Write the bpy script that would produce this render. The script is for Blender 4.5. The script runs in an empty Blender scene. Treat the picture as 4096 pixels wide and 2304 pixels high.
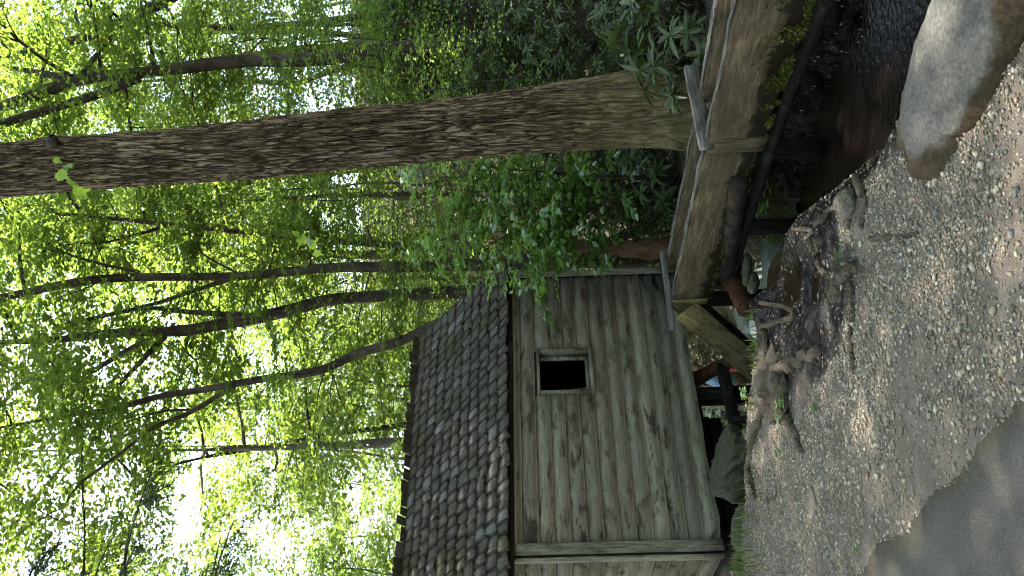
import bpy, bmesh, math
import numpy as np
from mathutils import Vector, Matrix

SC = bpy.context.scene
COL = SC.collection
rad = math.radians

# ------------------------------------------------------------------ camera
EYE = np.array([0.0, 0.0, 1.65])
FOC = 3186.0                      # focal length in pixels of the 4096-wide picture
_p, _r = rad(2.0), rad(2.0)
CF = np.array([0, math.cos(_p), math.sin(_p)])
_U0 = np.array([0, -math.sin(_p), math.cos(_p)])
_R0 = np.array([1.0, 0, 0])
CR = math.cos(_r) * _R0 - math.sin(_r) * _U0
CU = math.sin(_r) * _R0 + math.cos(_r) * _U0
cam_d = bpy.data.cameras.new("camera")
cam_d.sensor_fit = 'HORIZONTAL'
cam_d.sensor_width = 36.0
cam_d.lens = 36.0 * FOC / 4096.0
cam_d.clip_start = 0.05
cam_d.clip_end = 2000.0
cam = bpy.data.objects.new("camera", cam_d)
COL.objects.link(cam)
# the phone was held upright while the file lies on its side: picture right = down
M = Matrix.Identity(4)
for i in range(3):
    M[i][0] = -CU[i]; M[i][1] = CR[i]; M[i][2] = -CF[i]; M[i][3] = EYE[i]
cam.matrix_world = M
SC.camera = cam

# ------------------------------------------------------------------ light
SUN_EL, SUN_AZ = rad(60.0), rad(-30.0)      # azimuth from +Y towards +X
SUND = Vector((math.sin(SUN_AZ) * math.cos(SUN_EL), math.cos(SUN_AZ) * math.cos(SUN_EL), math.sin(SUN_EL)))
world = bpy.data.worlds.new("World")
SC.world = world
world.use_nodes = True
wn = world.node_tree
wn.nodes.clear()
sky = wn.nodes.new("ShaderNodeTexSky")
sky.sky_type = 'NISHITA'
sky.sun_disc = False
sky.sun_elevation = SUN_EL
sky.sun_rotation = SUN_AZ
sky.air_density = 1.3
sky.dust_density = 3.0
sky.altitude = 600
bg = wn.nodes.new("ShaderNodeBackground")
bg.inputs[1].default_value = 0.15
wo = wn.nodes.new("ShaderNodeOutputWorld")
wn.links.new(sky.outputs[0], bg.inputs[0])
wn.links.new(bg.outputs[0], wo.inputs[0])
sl = bpy.data.lights.new("sun", 'SUN')
sl.energy = 4.5
sl.angle = rad(0.55)
sl.color = (1.0, 0.95, 0.86)
so = bpy.data.objects.new("sun", sl)
COL.objects.link(so)
so.rotation_euler = SUND.to_track_quat('Z', 'Y').to_euler()
SC.view_settings.view_transform = 'Standard'
SC.view_settings.look = 'None'
SC.view_settings.gamma = 1.0
SC.view_settings.use_curve_mapping = False
SC.view_settings.exposure = 2.9
SC.render.engine = 'CYCLES'
cy = SC.cycles
cy.max_bounces = 5
cy.diffuse_bounces = 4
cy.use_adaptive_sampling = True
cy.adaptive_threshold = 0.03
cy.glossy_bounces = 3
cy.transmission_bounces = 4
cy.transparent_max_bounces = 4
cy.use_denoising = True
try:
    cy.denoiser = 'OPENIMAGEDENOISE'
    cy.denoising_prefilter = 'ACCURATE'
except Exception:
    pass
cy.sample_clamp_indirect = 6.0
cy.filter_width = 1.05
cy.caustics_reflective = False
cy.caustics_refractive = False

# ------------------------------------------------------------------ helpers
def ray(px, py):
    u, v = 2304.0 - py, px
    return CR * ((u - 1152) / FOC) - CU * ((v - 2048) / FOC) + CF

def at(px, py, Y):
    d = ray(px, py)
    return EYE + d * (Y / d[1])

def nrm(a):
    a = np.asarray(a, float)
    return a / np.maximum(np.linalg.norm(a, axis=-1, keepdims=True), 1e-9)

def tag(o, label=None, cat=None, group=None, kind=None):
    if label: o["label"] = label
    if cat: o["category"] = cat
    if group: o["group"] = group
    if kind: o["kind"] = kind
    return o

def empty(name, loc=(0, 0, 0), rz=0.0, label=None, cat=None, group=None):
    o = bpy.data.objects.new(name, None)
    COL.objects.link(o)
    o.location = loc
    o.rotation_euler = (0, 0, rz)
    o.empty_display_size = 0.1
    tag(o, label, cat, group)
    return o

def mesh(name, V, F, mat=None, smooth=True, col=None):
    """V (n,3); F one (m,k) array or a list of such arrays"""
    me = bpy.data.meshes.new(name)
    V = np.asarray(V, np.float32)
    Fs = F if isinstance(F, list) else [F]
    Fs = [np.asarray(f, np.int32) for f in Fs if len(f)]
    me.vertices.add(len(V))
    me.vertices.foreach_set("co", V.ravel())
    loops = np.concatenate([f.ravel() for f in Fs])
    tot = np.concatenate([np.full(len(f), f.shape[1], np.int32) for f in Fs])
    start = np.concatenate([[0], np.cumsum(tot)[:-1]]).astype(np.int32)
    me.loops.add(len(loops))
    me.loops.foreach_set("vertex_index", loops)
    me.polygons.add(len(tot))
    me.polygons.foreach_set("loop_start", start)
    me.polygons.foreach_set("loop_total", tot)
    if smooth:
        me.polygons.foreach_set("use_smooth", np.ones(len(tot), bool))
    if col is not None:
        a = me.color_attributes.new("Col", 'FLOAT_COLOR', 'POINT')
        c = np.ones((len(V), 4), np.float32)
        c[:, :col.shape[1]] = col
        a.data.foreach_set("color", c.ravel())
    me.update(calc_edges=True)
    if mat: me.materials.append(mat)
    return me

def obj(name, me, parent=None, loc=None, rot=None, scale=None):
    o = bpy.data.objects.new(name, me)
    COL.objects.link(o)
    if parent is not None: o.parent = parent
    if loc is not None: o.location = loc
    if rot is not None: o.rotation_euler = rot
    if scale is not None: o.scale = scale
    return o

def box_vf(x0, x1, y0, y1, z0, z1):
    V = np.array([(x, y, z) for x in (x0, x1) for y in (y0, y1) for z in (z0, z1)], float)
    F = np.array([(0, 1, 3, 2), (4, 6, 7, 5), (0, 4, 5, 1), (2, 3, 7, 6), (0, 2, 6, 4), (1, 5, 7, 3)])
    return V, F

def beam(name, a, b, w, h, mat, parent=None, rng=None, seg=8, wob=0.004, up=(0, 0, 1), bev=0.006):
    """a rough sawn timber from a to b: octagonal section (chamfered edges), slightly uneven; stored in its own frame"""
    a, b = np.asarray(a, float), np.asarray(b, float)
    L = np.linalg.norm(b - a)
    d = (b - a) / L
    s = nrm(np.cross(d, up)); t = np.cross(s, d)
    rng = rng or np.random.default_rng(int(abs(a.sum() * 991 + b.sum() * 131) * 10) % 99991)
    W, H, e = w / 2, h / 2, bev
    sec = np.array([(-W, -H + e), (-W + e, -H), (W - e, -H), (W, -H + e), (W, H - e), (W - e, H), (-W + e, H), (-W, H - e)])
    V = []
    for i in range(seg + 1):
        x = L * i / seg
        j = rng.normal(0, wob, (8, 2)) * 0.6 + rng.normal(0, wob, 2)
        V += [(x, q[0], q[1]) for q in sec + j]
    F = [(i * 8 + k, i * 8 + (k + 1) % 8, (i + 1) * 8 + (k + 1) % 8, (i + 1) * 8 + k) for i in range(seg) for k in range(8)]
    caps = np.array([list(range(8))[::-1], [seg * 8 + k for k in range(8)]])
    me = mesh(name, V, [np.array(F), caps], mat, smooth=False)
    o = obj(name, me, parent)
    m = Matrix.Identity(4)
    for i in range(3):
        m[i][0], m[i][1], m[i][2], m[i][3] = d[i], s[i] * -1, t[i], a[i]
    o.matrix_basis = m
    return o

def tube_vf(P, Rr, n=8, rng=None, rough=0.0, cap=True):
    P = np.asarray(P, float); Rr = np.asarray(Rr, float)
    T = nrm(np.gradient(P, axis=0))
    ref = np.array([0.31, 0.17, 0.05]) if abs(T[0][2]) > 0.5 else np.array([0, 0, 1.0])
    A = nrm(ref - T * (T @ ref)[:, None]); B = np.cross(T, A)
    th = np.linspace(0, 2 * np.pi, n, endpoint=False)
    ring = A[:, None, :] * np.cos(th)[None, :, None] + B[:, None, :] * np.sin(th)[None, :, None]
    rr = Rr[:, None] * np.ones((1, n))
    if rng is not None and rough: rr = rr * (1 + rng.normal(0, rough, rr.shape))
    V = (P[:, None, :] + ring * rr[:, :, None]).reshape(-1, 3)
    k = np.arange(n); i = np.arange(len(P) - 1)[:, None]
    F = np.stack([i * n + k, i * n + (k + 1) % n, (i + 1) * n + (k + 1) % n, (i + 1) * n + k], -1).reshape(-1, 4)
    return V, F

def smooth_path(P, n):
    """Catmull-Rom resample of (k,m) points to n points"""
    P = np.asarray(P, float)
    Q = np.vstack([2 * P[0] - P[1], P, 2 * P[-1] - P[-2]])
    t = np.linspace(0, len(P) - 1 - 1e-6, n)
    i = t.astype(int); f = (t - i)[:, None]
    p0, p1, p2, p3 = Q[i], Q[i + 1], Q[i + 2], Q[i + 3]
    return 0.5 * (2 * p1 + (p2 - p0) * f + (2 * p0 - 5 * p1 + 4 * p2 - p3) * f ** 2 + (3 * p1 - p0 - 3 * p2 + p3) * f ** 3)

def merge(parts):
    """list of (V,F[,C]) with equal face size"""
    Vs, Fs, off = [], [], 0
    for p in parts:
        Vs.append(p[0]); Fs.append(np.asarray(p[1]) + off); off += len(p[0])
    return np.concatenate(Vs), np.concatenate(Fs)

def vnoise(x, y, seed, nx=64, ny=64, wrapx=True):
    g = np.random.default_rng(seed).random((nx, ny))
    xi = np.floor(x).astype(int); yi = np.floor(y).astype(int)
    fx = x - xi; fy = y - yi
    fx = fx * fx * (3 - 2 * fx); fy = fy * fy * (3 - 2 * fy)
    a = g[xi % nx, yi % ny]; b = g[(xi + 1) % nx, yi % ny]; c = g[xi % nx, (yi + 1) % ny]; d = g[(xi + 1) % nx, (yi + 1) % ny]
    return (a * (1 - fx) + b * fx) * (1 - fy) + (c * (1 - fx) + d * fx) * fy

def fbm(x, y, seed, oct=4, lac=2.03, gain=0.5):
    s, a, t = 0, 1.0, 0
    for k in range(oct):
        s = s + a * vnoise(x * lac ** k + 17.3 * k, y * lac ** k + 5.1 * k, seed + k); t += a; a *= gain
    return s / t

def sstep(a, b, x):
    t = np.clip((x - a) / (b - a), 0, 1)
    return t * t * (3 - 2 * t)

# ------------------------------------------------------------------ materials
class MT:
    def __init__(s, name):
        s.m = bpy.data.materials.new(name); s.m.use_nodes = True
        s.nt = s.m.node_tree; s.nt.nodes.clear()
        s.out = s.nt.nodes.new("ShaderNodeOutputMaterial")
    def n(s, typ, **kw):
        nd = s.nt.nodes.new("ShaderNode" + typ)
        for k, v in kw.items():
            if k in nd.inputs: s.set(nd.inputs[k], v)
            else: setattr(nd, k, v)
        return nd
    def set(s, sock, v):
        if isinstance(v, bpy.types.NodeSocket): s.nt.links.new(v, sock)
        else:
            if isinstance(v, tuple) and len(v) == 3 and sock.type == 'RGBA': v = (*v, 1)
            sock.default_value = v
    def coord(s, scale=(1, 1, 1), kind="Object", rnd=40.0):
        tc = s.n("TexCoord")
        mp = s.n("Mapping")
        s.nt.links.new(tc.outputs[kind], mp.inputs["Vector"])
        mp.inputs["Scale"].default_value = scale
        if rnd:
            oi = s.n("ObjectInfo")
            ml = s.n("Math", operation='MULTIPLY'); s.set(ml.inputs[0], oi.outputs["Random"]); ml.inputs[1].default_value = rnd
            cb = s.n("CombineXYZ")
            for k in range(3): s.nt.links.new(ml.outputs[0], cb.inputs[k])
            s.nt.links.new(cb.outputs[0], mp.inputs["Location"])
        return mp.outputs[0]
    def noise(s, vec, scale, detail=4.0, rough=0.55, dist=0.0):
        nd = s.n("TexNoise"); s.nt.links.new(vec, nd.inputs["Vector"])
        nd.inputs["Scale"].default_value = scale; nd.inputs["Detail"].default_value = detail
        nd.inputs["Roughness"].default_value = rough; nd.inputs["Distortion"].default_value = dist
        return nd.outputs["Fac"]
    def ramp(s, fac, stops):
        nd = s.n("ValToRGB"); s.nt.links.new(fac, nd.inputs[0])
        cr = nd.color_ramp
        while len(cr.elements) < len(stops): cr.elements.new(0.5)
        for e, (p, c) in zip(cr.elements, stops):
            e.position = p; e.color = (*c, 1) if len(c) == 3 else c
        return nd.outputs[0]
    def mix(s, fac, a, b, blend='MIX'):
        nd = s.n("Mix", data_type='RGBA', blend_type=blend)
        s.set(nd.inputs[0], fac); s.set(nd.inputs[6], a); s.set(nd.inputs[7], b)
        return nd.outputs[2]
    def math(s, op, a, b=0.0):
        nd = s.n("Math", operation=op); s.set(nd.inputs[0], a); s.set(nd.inputs[1], b)
        return nd.outputs[0]
    def bump(s, h, strength=0.5, dist=0.01):
        nd = s.n("Bump"); s.nt.links.new(h, nd.inputs["Height"])
        nd.inputs["Strength"].default_value = strength; nd.inputs["Distance"].default_value = dist
        return nd.outputs[0]
    def principled(s, color, rough=0.8, normal=None, spec=0.3, **kw):
        nd = s.n("BsdfPrincipled")
        s.set(nd.inputs["Base Color"], color); s.set(nd.inputs["Roughness"], rough)
        nd.inputs["Specular IOR Level"].default_value = spec
        if normal is not None: s.nt.links.new(normal, nd.inputs["Normal"])
        for k, v in kw.items(): s.set(nd.inputs[k], v)
        s.nt.links.new(nd.outputs[0], s.out.inputs[0])
        return s.m
    def attr(s):
        nd = s.n("Attribute", attribute_name="Col")
        return nd
    def orand(s):
        return s.n("ObjectInfo").outputs["Random"]

def m_wood(name, c_dark, c_mid, c_light, stain=(0.035, 0.033, 0.025), stain_amt=0.55, green=None, long_axis=0, rough=0.85, var=0.35, lip=None):
    t = MT(name)
    sc = [13, 13, 13]; sc[long_axis] = 1.3
    v = t.coord(tuple(sc))
    g = t.noise(v, 3.0, 6, 0.6, 0.6)
    c = t.ramp(g, [(0.32, c_dark), (0.5, c_mid), (0.68, c_light)])
    sc2 = [5.5, 5.5, 5.5]; sc2[long_axis] = 1.9
    v2 = t.coord(tuple(sc2), rnd=23.0)
    st = t.noise(v2, 1.5, 5, 0.62, 0.3)
    stf = t.ramp(st, [(0.51, (0, 0, 0)), (0.63, (1, 1, 1))])
    c = t.mix(t.math('MULTIPLY', stf, stain_amt), c, stain)
    sc3 = [26, 26, 26]; sc3[long_axis] = 9
    v3 = t.coord(tuple(sc3), rnd=71.0)
    sp = t.noise(v3, 1.0, 2, 0.5)
    spf = t.ramp(sp, [(0.68, (0, 0, 0)), (0.73, (1, 1, 1))])
    c = t.mix(t.math('MULTIPLY', spf, 0.75), c, (0.02, 0.018, 0.014))
    if green is not None:
        gn = t.noise(v2, 0.8, 4, 0.6)
        gf = t.ramp(gn, [(0.45, (0, 0, 0)), (0.7, (1, 1, 1))])
        c = t.mix(t.math('MULTIPLY', gf, 0.6), c, green)
    r = t.orand()
    br = t.math('ADD', t.math('MULTIPLY', r, var), 1.0 - var / 2)
    hs = t.n("HueSaturation"); t.set(hs.inputs["Color"], c); t.set(hs.inputs["Value"], br)
    scf = [150, 150, 150]; scf[long_axis] = 5
    fine = t.noise(t.coord(tuple(scf), rnd=17.0), 1.0, 3, 0.6)
    ff = t.ramp(fine, [(0.3, (0.7, 0.7, 0.7)), (0.7, (1.25, 1.25, 1.25))])
    c2 = t.mix(1.0, hs.outputs[0], ff, 'MULTIPLY')
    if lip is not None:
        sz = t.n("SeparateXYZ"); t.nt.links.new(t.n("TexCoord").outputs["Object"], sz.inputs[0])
        lip_light = t.ramp(t.math('ADD', t.math('MULTIPLY', sz.outputs[2], 12.0), t.math('MULTIPLY', sp, 0.25)), [(0.18, (1, 1, 1)), (0.34, (0, 0, 0))])
        c2 = t.mix(t.math('MULTIPLY', lip_light, 0.45), c2, lip)  # bottom lip painted paler, as light catching the board's edge
    b = t.bump(t.math('ADD', g, t.math('ADD', t.math('MULTIPLY', sp, -0.3), t.math('MULTIPLY', fine, 0.5))), 0.4, 0.005)
    return t.principled(c2, rough, b, 0.06)

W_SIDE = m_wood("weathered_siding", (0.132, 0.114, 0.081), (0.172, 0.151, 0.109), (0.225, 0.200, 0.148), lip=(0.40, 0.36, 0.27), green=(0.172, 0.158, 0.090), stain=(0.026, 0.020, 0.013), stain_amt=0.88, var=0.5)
W_CORNER = m_wood("weathered_corner_board", (0.075, 0.066, 0.044), (0.15, 0.135, 0.095), (0.23, 0.21, 0.15))
W_FLUME = m_wood("flume_wood", (0.045, 0.030, 0.014), (0.100, 0.070, 0.032), (0.165, 0.122, 0.060), green=(0.120, 0.105, 0.030), stain=(0.016, 0.011, 0.006), stain_amt=0.85)
def m_flume():
    t = MT("flume_plank")
    v = t.coord((1.1, 11, 11)); g = t.noise(v, 3.0, 6, 0.6, 0.5)
    c = t.ramp(g, [(0.32, (0.036, 0.026, 0.012)), (0.5, (0.066, 0.048, 0.025)), (0.68, (0.105, 0.080, 0.043))])
    st = t.noise(t.coord((1.6, 4, 4), rnd=23.0), 1.6, 5, 0.62, 0.3)
    c = t.mix(t.math('MULTIPLY', t.ramp(st, [(0.48, (0, 0, 0)), (0.64, (1, 1, 1))]), 0.75), c, (0.040, 0.030, 0.016))
    fine = t.noise(t.coord((6, 140, 140), rnd=17.0), 1.0, 3, 0.6)
    c = t.mix(1.0, c, t.ramp(fine, [(0.3, (0.6, 0.6, 0.6)), (0.7, (1.3, 1.3, 1.3))]), 'MULTIPLY')
    sx = t.n("SeparateXYZ"); t.nt.links.new(t.n("TexCoord").outputs["Object"], sx.inputs[0])
    wl = t.noise(t.coord((3, 3, 1.0), rnd=9.0), 1.5, 5, 0.7)
    wet = t.math('ADD', t.math('MULTIPLY', sx.outputs[2], -7.0), t.math('MULTIPLY', t.math('SUBTRACT', wl, 0.5), 2.2))
    wf = t.ramp(wet, [(0.42, (0, 0, 0)), (0.58, (1, 1, 1))])
    c = t.mix(t.math('MULTIPLY', wf, 0.9), c, (0.010, 0.007, 0.004))
    ro = t.math('SUBTRACT', 0.85, t.math('MULTIPLY', wf, 0.45))
    return t.principled(c, ro, t.bump(t.math('ADD', g, fine), 0.6, 0.006), 0.12)
W_PLANK = m_flume()
W_GREY = m_wood("grey_plank_wood", (0.060, 0.052, 0.042), (0.105, 0.093, 0.078), (0.165, 0.148, 0.125), stain_amt=0.7)
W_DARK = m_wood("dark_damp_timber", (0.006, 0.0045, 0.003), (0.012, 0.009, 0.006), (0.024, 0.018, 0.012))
W_RED = m_wood("reddish_rotten_log", (0.025, 0.012, 0.007), (0.065, 0.028, 0.013), (0.12, 0.058, 0.026))
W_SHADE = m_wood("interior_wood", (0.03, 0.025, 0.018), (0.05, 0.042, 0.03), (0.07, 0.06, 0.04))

def m_shingle():
    t = MT("old_roof_shingle")
    v = t.coord((14, 2.2, 14))
    g = t.noise(v, 2.4, 5, 0.62, 0.4)
    c = t.ramp(g, [(0.34, (0.022, 0.016, 0.011)), (0.5, (0.066, 0.051, 0.037)), (0.66, (0.178, 0.146, 0.112))])
    v2 = t.coord((26, 20, 26), rnd=60)
    l = t.noise(v2, 2.2, 4, 0.7)
    lf = t.ramp(l, [(0.56, (0, 0, 0)), (0.63, (1, 1, 1))])
    c = t.mix(t.math('MULTIPLY', lf, 0.75), c, (0.30, 0.31, 0.28))
    v3 = t.coord((1, 1, 1), kind="Generated", rnd=9)
    tc = t.n("NewGeometry")
    ms = t.noise(tc.outputs["Position"], 1.6, 4, 0.65)
    mf = t.ramp(ms, [(0.50, (0, 0, 0)), (0.64, (1, 1, 1))])
    c = t.mix(t.math('MULTIPLY', mf, 0.5), c, (0.062, 0.056, 0.018))
    r = t.orand()
    pale = t.ramp(r, [(0.90, (0, 0, 0)), (0.95, (1, 1, 1))])
    c = t.mix(t.math('MULTIPLY', pale, 0.22), c, (0.26, 0.245, 0.24))
    hs = t.n("HueSaturation"); t.set(hs.inputs["Color"], c)
    t.set(hs.inputs["Value"], t.math('ADD', t.math('MULTIPLY', r, 0.35), 0.8))
    b = t.bump(t.math('ADD', g, t.math('MULTIPLY', l, 0.5)), 0.9, 0.012)
    return t.principled(hs.outputs[0], 0.9, b, 0.07)
W_SHINGLE = m_shingle()

def m_bark(name, lo, mid, hi, sc=(1, 1, 0.16), s=26.0, moss=None, bstr=1.0, bd=0.02, attr=False):
    t = MT(name)
    v = t.coord(sc, rnd=30)
    g = t.noise(v, s, 6, 0.65, 0.7)
    c = t.ramp(g, [(0.3, lo), (0.5, mid), (0.72, hi)])
    v2 = t.coord((1, 1, 1), rnd=11)
    pt = t.noise(v2, 3.0, 4, 0.6)
    c = t.mix(t.math('MULTIPLY', t.ramp(pt, [(0.45, (0, 0, 0)), (0.7, (1, 1, 1))]), 0.45), c, tuple(x * 1.5 for x in hi))
    if attr:
        a = t.attr()
        sx = t.n("SeparateColor"); t.nt.links.new(a.outputs["Color"], sx.inputs[0])
        c = t.mix(sx.outputs[0], lo, c)                               # furrow floors go to the darkest bark tone
        mn = t.noise(v2, 9.0, 5, 0.7)
        mm = t.math('MULTIPLY', sx.outputs[1], t.ramp(mn, [(0.36, (0, 0, 0)), (0.6, (1, 1, 1))]))
        c = t.mix(t.math('MULTIPLY', mm, 0.75), c, moss)
    if attr:
        vo = t.n("TexVoronoi", feature='DISTANCE_TO_EDGE')
        wv_ = t.coord((1, 1, 0.085), rnd=0)
        dn_ = t.n("TexNoise"); t.nt.links.new(wv_, dn_.inputs["Vector"]); dn_.inputs["Scale"].default_value = 14; dn_.inputs["Detail"].default_value = 3
        ad = t.n("Mix", data_type='VECTOR'); ad.inputs[0].default_value = 0.085
        t.nt.links.new(wv_, ad.inputs[4]); t.nt.links.new(dn_.outputs["Color"], ad.inputs[5])
        t.nt.links.new(ad.outputs[1], vo.inputs["Vector"]); vo.inputs["Scale"].default_value = 27
        crk = t.ramp(vo.outputs["Distance"], [(0.01, (0.12, 0.12, 0.12)), (0.15, (1, 1, 1))])
        crk = t.math('MAXIMUM', crk, t.math('MULTIPLY', sx.outputs[1], 0.75))
        c = t.mix(crk, (0.030, 0.020, 0.012), c)
        g = t.math('ADD', t.math('MULTIPLY', g, 0.6), crk)
    b = t.bump(g, bstr, bd)
    return t.principled(c, 0.95, b, 0.05)
B_BIG = m_bark("furrowed_bark", (0.034, 0.023, 0.013), (0.140, 0.098, 0.055), (0.235, 0.178, 0.110), moss=(0.110, 0.088, 0.028), attr=True)
B_DARK = m_bark("dark_bark", (0.018, 0.014, 0.010), (0.045, 0.035, 0.026), (0.085, 0.070, 0.055), s=16)
B_PALE = m_bark("grey_bark", (0.05, 0.045, 0.038), (0.10, 0.09, 0.075), (0.17, 0.155, 0.13), s=16)
B_SNAG = m_bark("snag_wood", (0.03, 0.016, 0.01), (0.075, 0.04, 0.024), (0.13, 0.08, 0.05), s=16)
B_ROOT = m_bark("worn_root", (0.030, 0.022, 0.015), (0.090, 0.070, 0.050), (0.160, 0.130, 0.096), sc=(1, 1, 1), s=60, bd=0.03)

def m_leaf(name, a, b, tr, tmix=0.5, gloss=0.06, rough=0.35):
    t = MT(name)
    at_ = t.attr()
    sx = t.n("SeparateColor"); t.nt.links.new(at_.outputs["Color"], sx.inputs[0])
    f = sx.outputs[0]
    c = t.mix(f, a, b)
    ct = t.mix(f, tr, tuple(min(1, x * 1.35) for x in tr))
    d = t.n("BsdfDiffuse"); t.set(d.inputs[0], c)
    tl = t.n("BsdfTranslucent"); t.set(tl.inputs[0], ct)
    mx = t.n("MixShader"); mx.inputs[0].default_value = tmix
    t.nt.links.new(d.outputs[0], mx.inputs[1]); t.nt.links.new(tl.outputs[0], mx.inputs[2])
    g = t.n("BsdfGlossy"); g.inputs["Roughness"].default_value = rough
    mx2 = t.n("MixShader"); mx2.inputs[0].default_value = gloss
    t.nt.links.new(mx.outputs[0], mx2.inputs[1]); t.nt.links.new(g.outputs[0], mx2.inputs[2])
    t.nt.links.new(mx2.outputs[0], t.out.inputs[0])
    return t.m
L_FAR = m_leaf("wood_leaves", (0.024, 0.048, 0.012), (0.082, 0.114, 0.025), (0.165, 0.235, 0.030), 0.55, 0.04, 0.5)
L_MID = m_leaf("beech_leaves", (0.065, 0.135, 0.032), (0.115, 0.190, 0.045), (0.22, 0.35, 0.04), 0.45, 0.09, 0.35)
L_RHODO = m_leaf("rhododendron_leaves", (0.024, 0.038, 0.011), (0.056, 0.076, 0.022), (0.06, 0.09, 0.018), 0.15, 0.035, 0.42)
L_HEM = m_leaf("hemlock_needles", (0.012, 0.026, 0.010), (0.024, 0.045, 0.016), (0.03, 0.05, 0.01), 0.2, 0.03, 0.5)
L_MAPLE = m_leaf("maple_leaves", (0.03, 0.07, 0.012), (0.05, 0.10, 0.016), (0.12, 0.20, 0.016), 0.45, 0.04)
L_GRASS = m_leaf("grass_blades", (0.05, 0.085, 0.015), (0.10, 0.13, 0.03), (0.15, 0.20, 0.03), 0.35, 0.04)
L_MOSS = m_leaf("moss", (0.022, 0.030, 0.006), (0.070, 0.075, 0.012), (0.08, 0.09, 0.01), 0.25, 0.01)
L_LITTER = m_leaf("dry_leaf_litter", (0.085, 0.055, 0.035), (0.22, 0.16, 0.115), (0.12, 0.08, 0.04), 0.2, 0.05)

def m_ground():
    t = MT("forest_ground")
    a = t.attr()
    sx = t.n("SeparateColor"); t.nt.links.new(a.outputs["Color"], sx.inputs[0])
    geo = t.n("NewGeometry"); P = geo.outputs["Position"]
    n1 = t.noise(P, 60, 5, 0.7); n2 = t.noise(P, 3.0, 5, 0.6); n3 = t.noise(P, 220, 2, 0.6)
    soil = t.ramp(n1, [(0.3, (0.045, 0.033, 0.023)), (0.55, (0.095, 0.072, 0.052)), (0.75, (0.15, 0.12, 0.09))])
    grit = t.ramp(n3, [(0.32, (0.060, 0.048, 0.037)), (0.5, (0.130, 0.107, 0.084)), (0.72, (0.23, 0.195, 0.157))])
    tint = t.ramp(n2, [(0.35, (0, 0, 0)), (0.65, (1, 1, 1))])
    grit = t.mix(t.math('MULTIPLY', tint, 0.5), grit, (0.105, 0.075, 0.052))
    c = t.mix(sx.outputs[0], soil, grit)
    mud = t.ramp(n1, [(0.35, (0.003, 0.0022, 0.0018)), (0.6, (0.009, 0.006, 0.0045)), (0.8, (0.028, 0.019, 0.014))])
    c = t.mix(sx.outputs[1], c, mud)
    moss = t.ramp(n1, [(0.3, (0.02, 0.024, 0.008)), (0.7, (0.06, 0.065, 0.018))])
    c = t.mix(t.math('MULTIPLY', sx.outputs[2], t.ramp(n2, [(0.4, (0, 0, 0)), (0.6, (1, 1, 1))])), c, moss)
    n4 = t.noise(P, 14, 4, 0.6)
    ro = t.math('SUBTRACT', 0.95, t.math('MULTIPLY', sx.outputs[1], t.ramp(n4, [(0.42, (0.30, 0.30, 0.30)), (0.58, (0.80, 0.80, 0.80))])))
    b = t.bump(t.math('ADD', n1, t.math('MULTIPLY', n3, 0.4)), 0.8, 0.014)
    m_ = t.principled(c, ro, b, 0.1)
    pr_ = [n_ for n_ in t.nt.nodes if n_.type == 'BSDF_PRINCIPLED'][0]
    t.set(pr_.inputs['Specular IOR Level'], t.ramp(n4, [(0.46, (0.04, 0.04, 0.04)), (0.60, (0.32, 0.32, 0.32))]))
    return m_
G_GROUND = m_ground()

def m_colattr(name, rough=0.9, spec=0.07, bscale=60, bd=0.004, mul=None):
    t = MT(name)
    a = t.attr()
    v = t.coord((1, 1, 1), rnd=0)
    n = t.noise(v, bscale, 4, 0.6)
    c = t.mix(1.0, a.outputs["Color"], t.ramp(n, [(0.25, (0.6, 0.6, 0.6)), (0.75, (1.25, 1.25, 1.25))]), 'MULTIPLY')
    return t.principled(c, rough, t.bump(n, 0.5, bd), spec)
G_STONES = m_colattr("gravel_stones", bscale=120)

def m_path():
    t = MT("worn_asphalt")
    geo = t.n("NewGeometry"); P = geo.outputs["Position"]
    a = t.attr(); sx = t.n("SeparateColor"); t.nt.links.new(a.outputs["Color"], sx.inputs[0])
    n1 = t.noise(P, 170, 4, 0.8); n2 = t.noise(P, 2.2, 5, 0.65); n3 = t.noise(P, 26, 4, 0.6)
    c = t.ramp(n1, [(0.3, (0.022, 0.020, 0.017)), (0.5, (0.064, 0.059, 0.051)), (0.72, (0.150, 0.139, 0.121))])
    c = t.mix(t.math('MULTIPLY', t.ramp(n2, [(0.4, (0, 0, 0)), (0.65, (1, 1, 1))]), 0.35), c, (0.085, 0.072, 0.055))
    e = t.math('MULTIPLY', sx.outputs[0], t.ramp(n3, [(0.25, (0.3, 0.3, 0.3)), (0.6, (1, 1, 1))]))
    c = t.mix(e, c, (0.050, 0.042, 0.026))
    return t.principled(c, 0.92, t.bump(n1, 0.6, 0.004), 0.06)
G_PATH = m_path()

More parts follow.
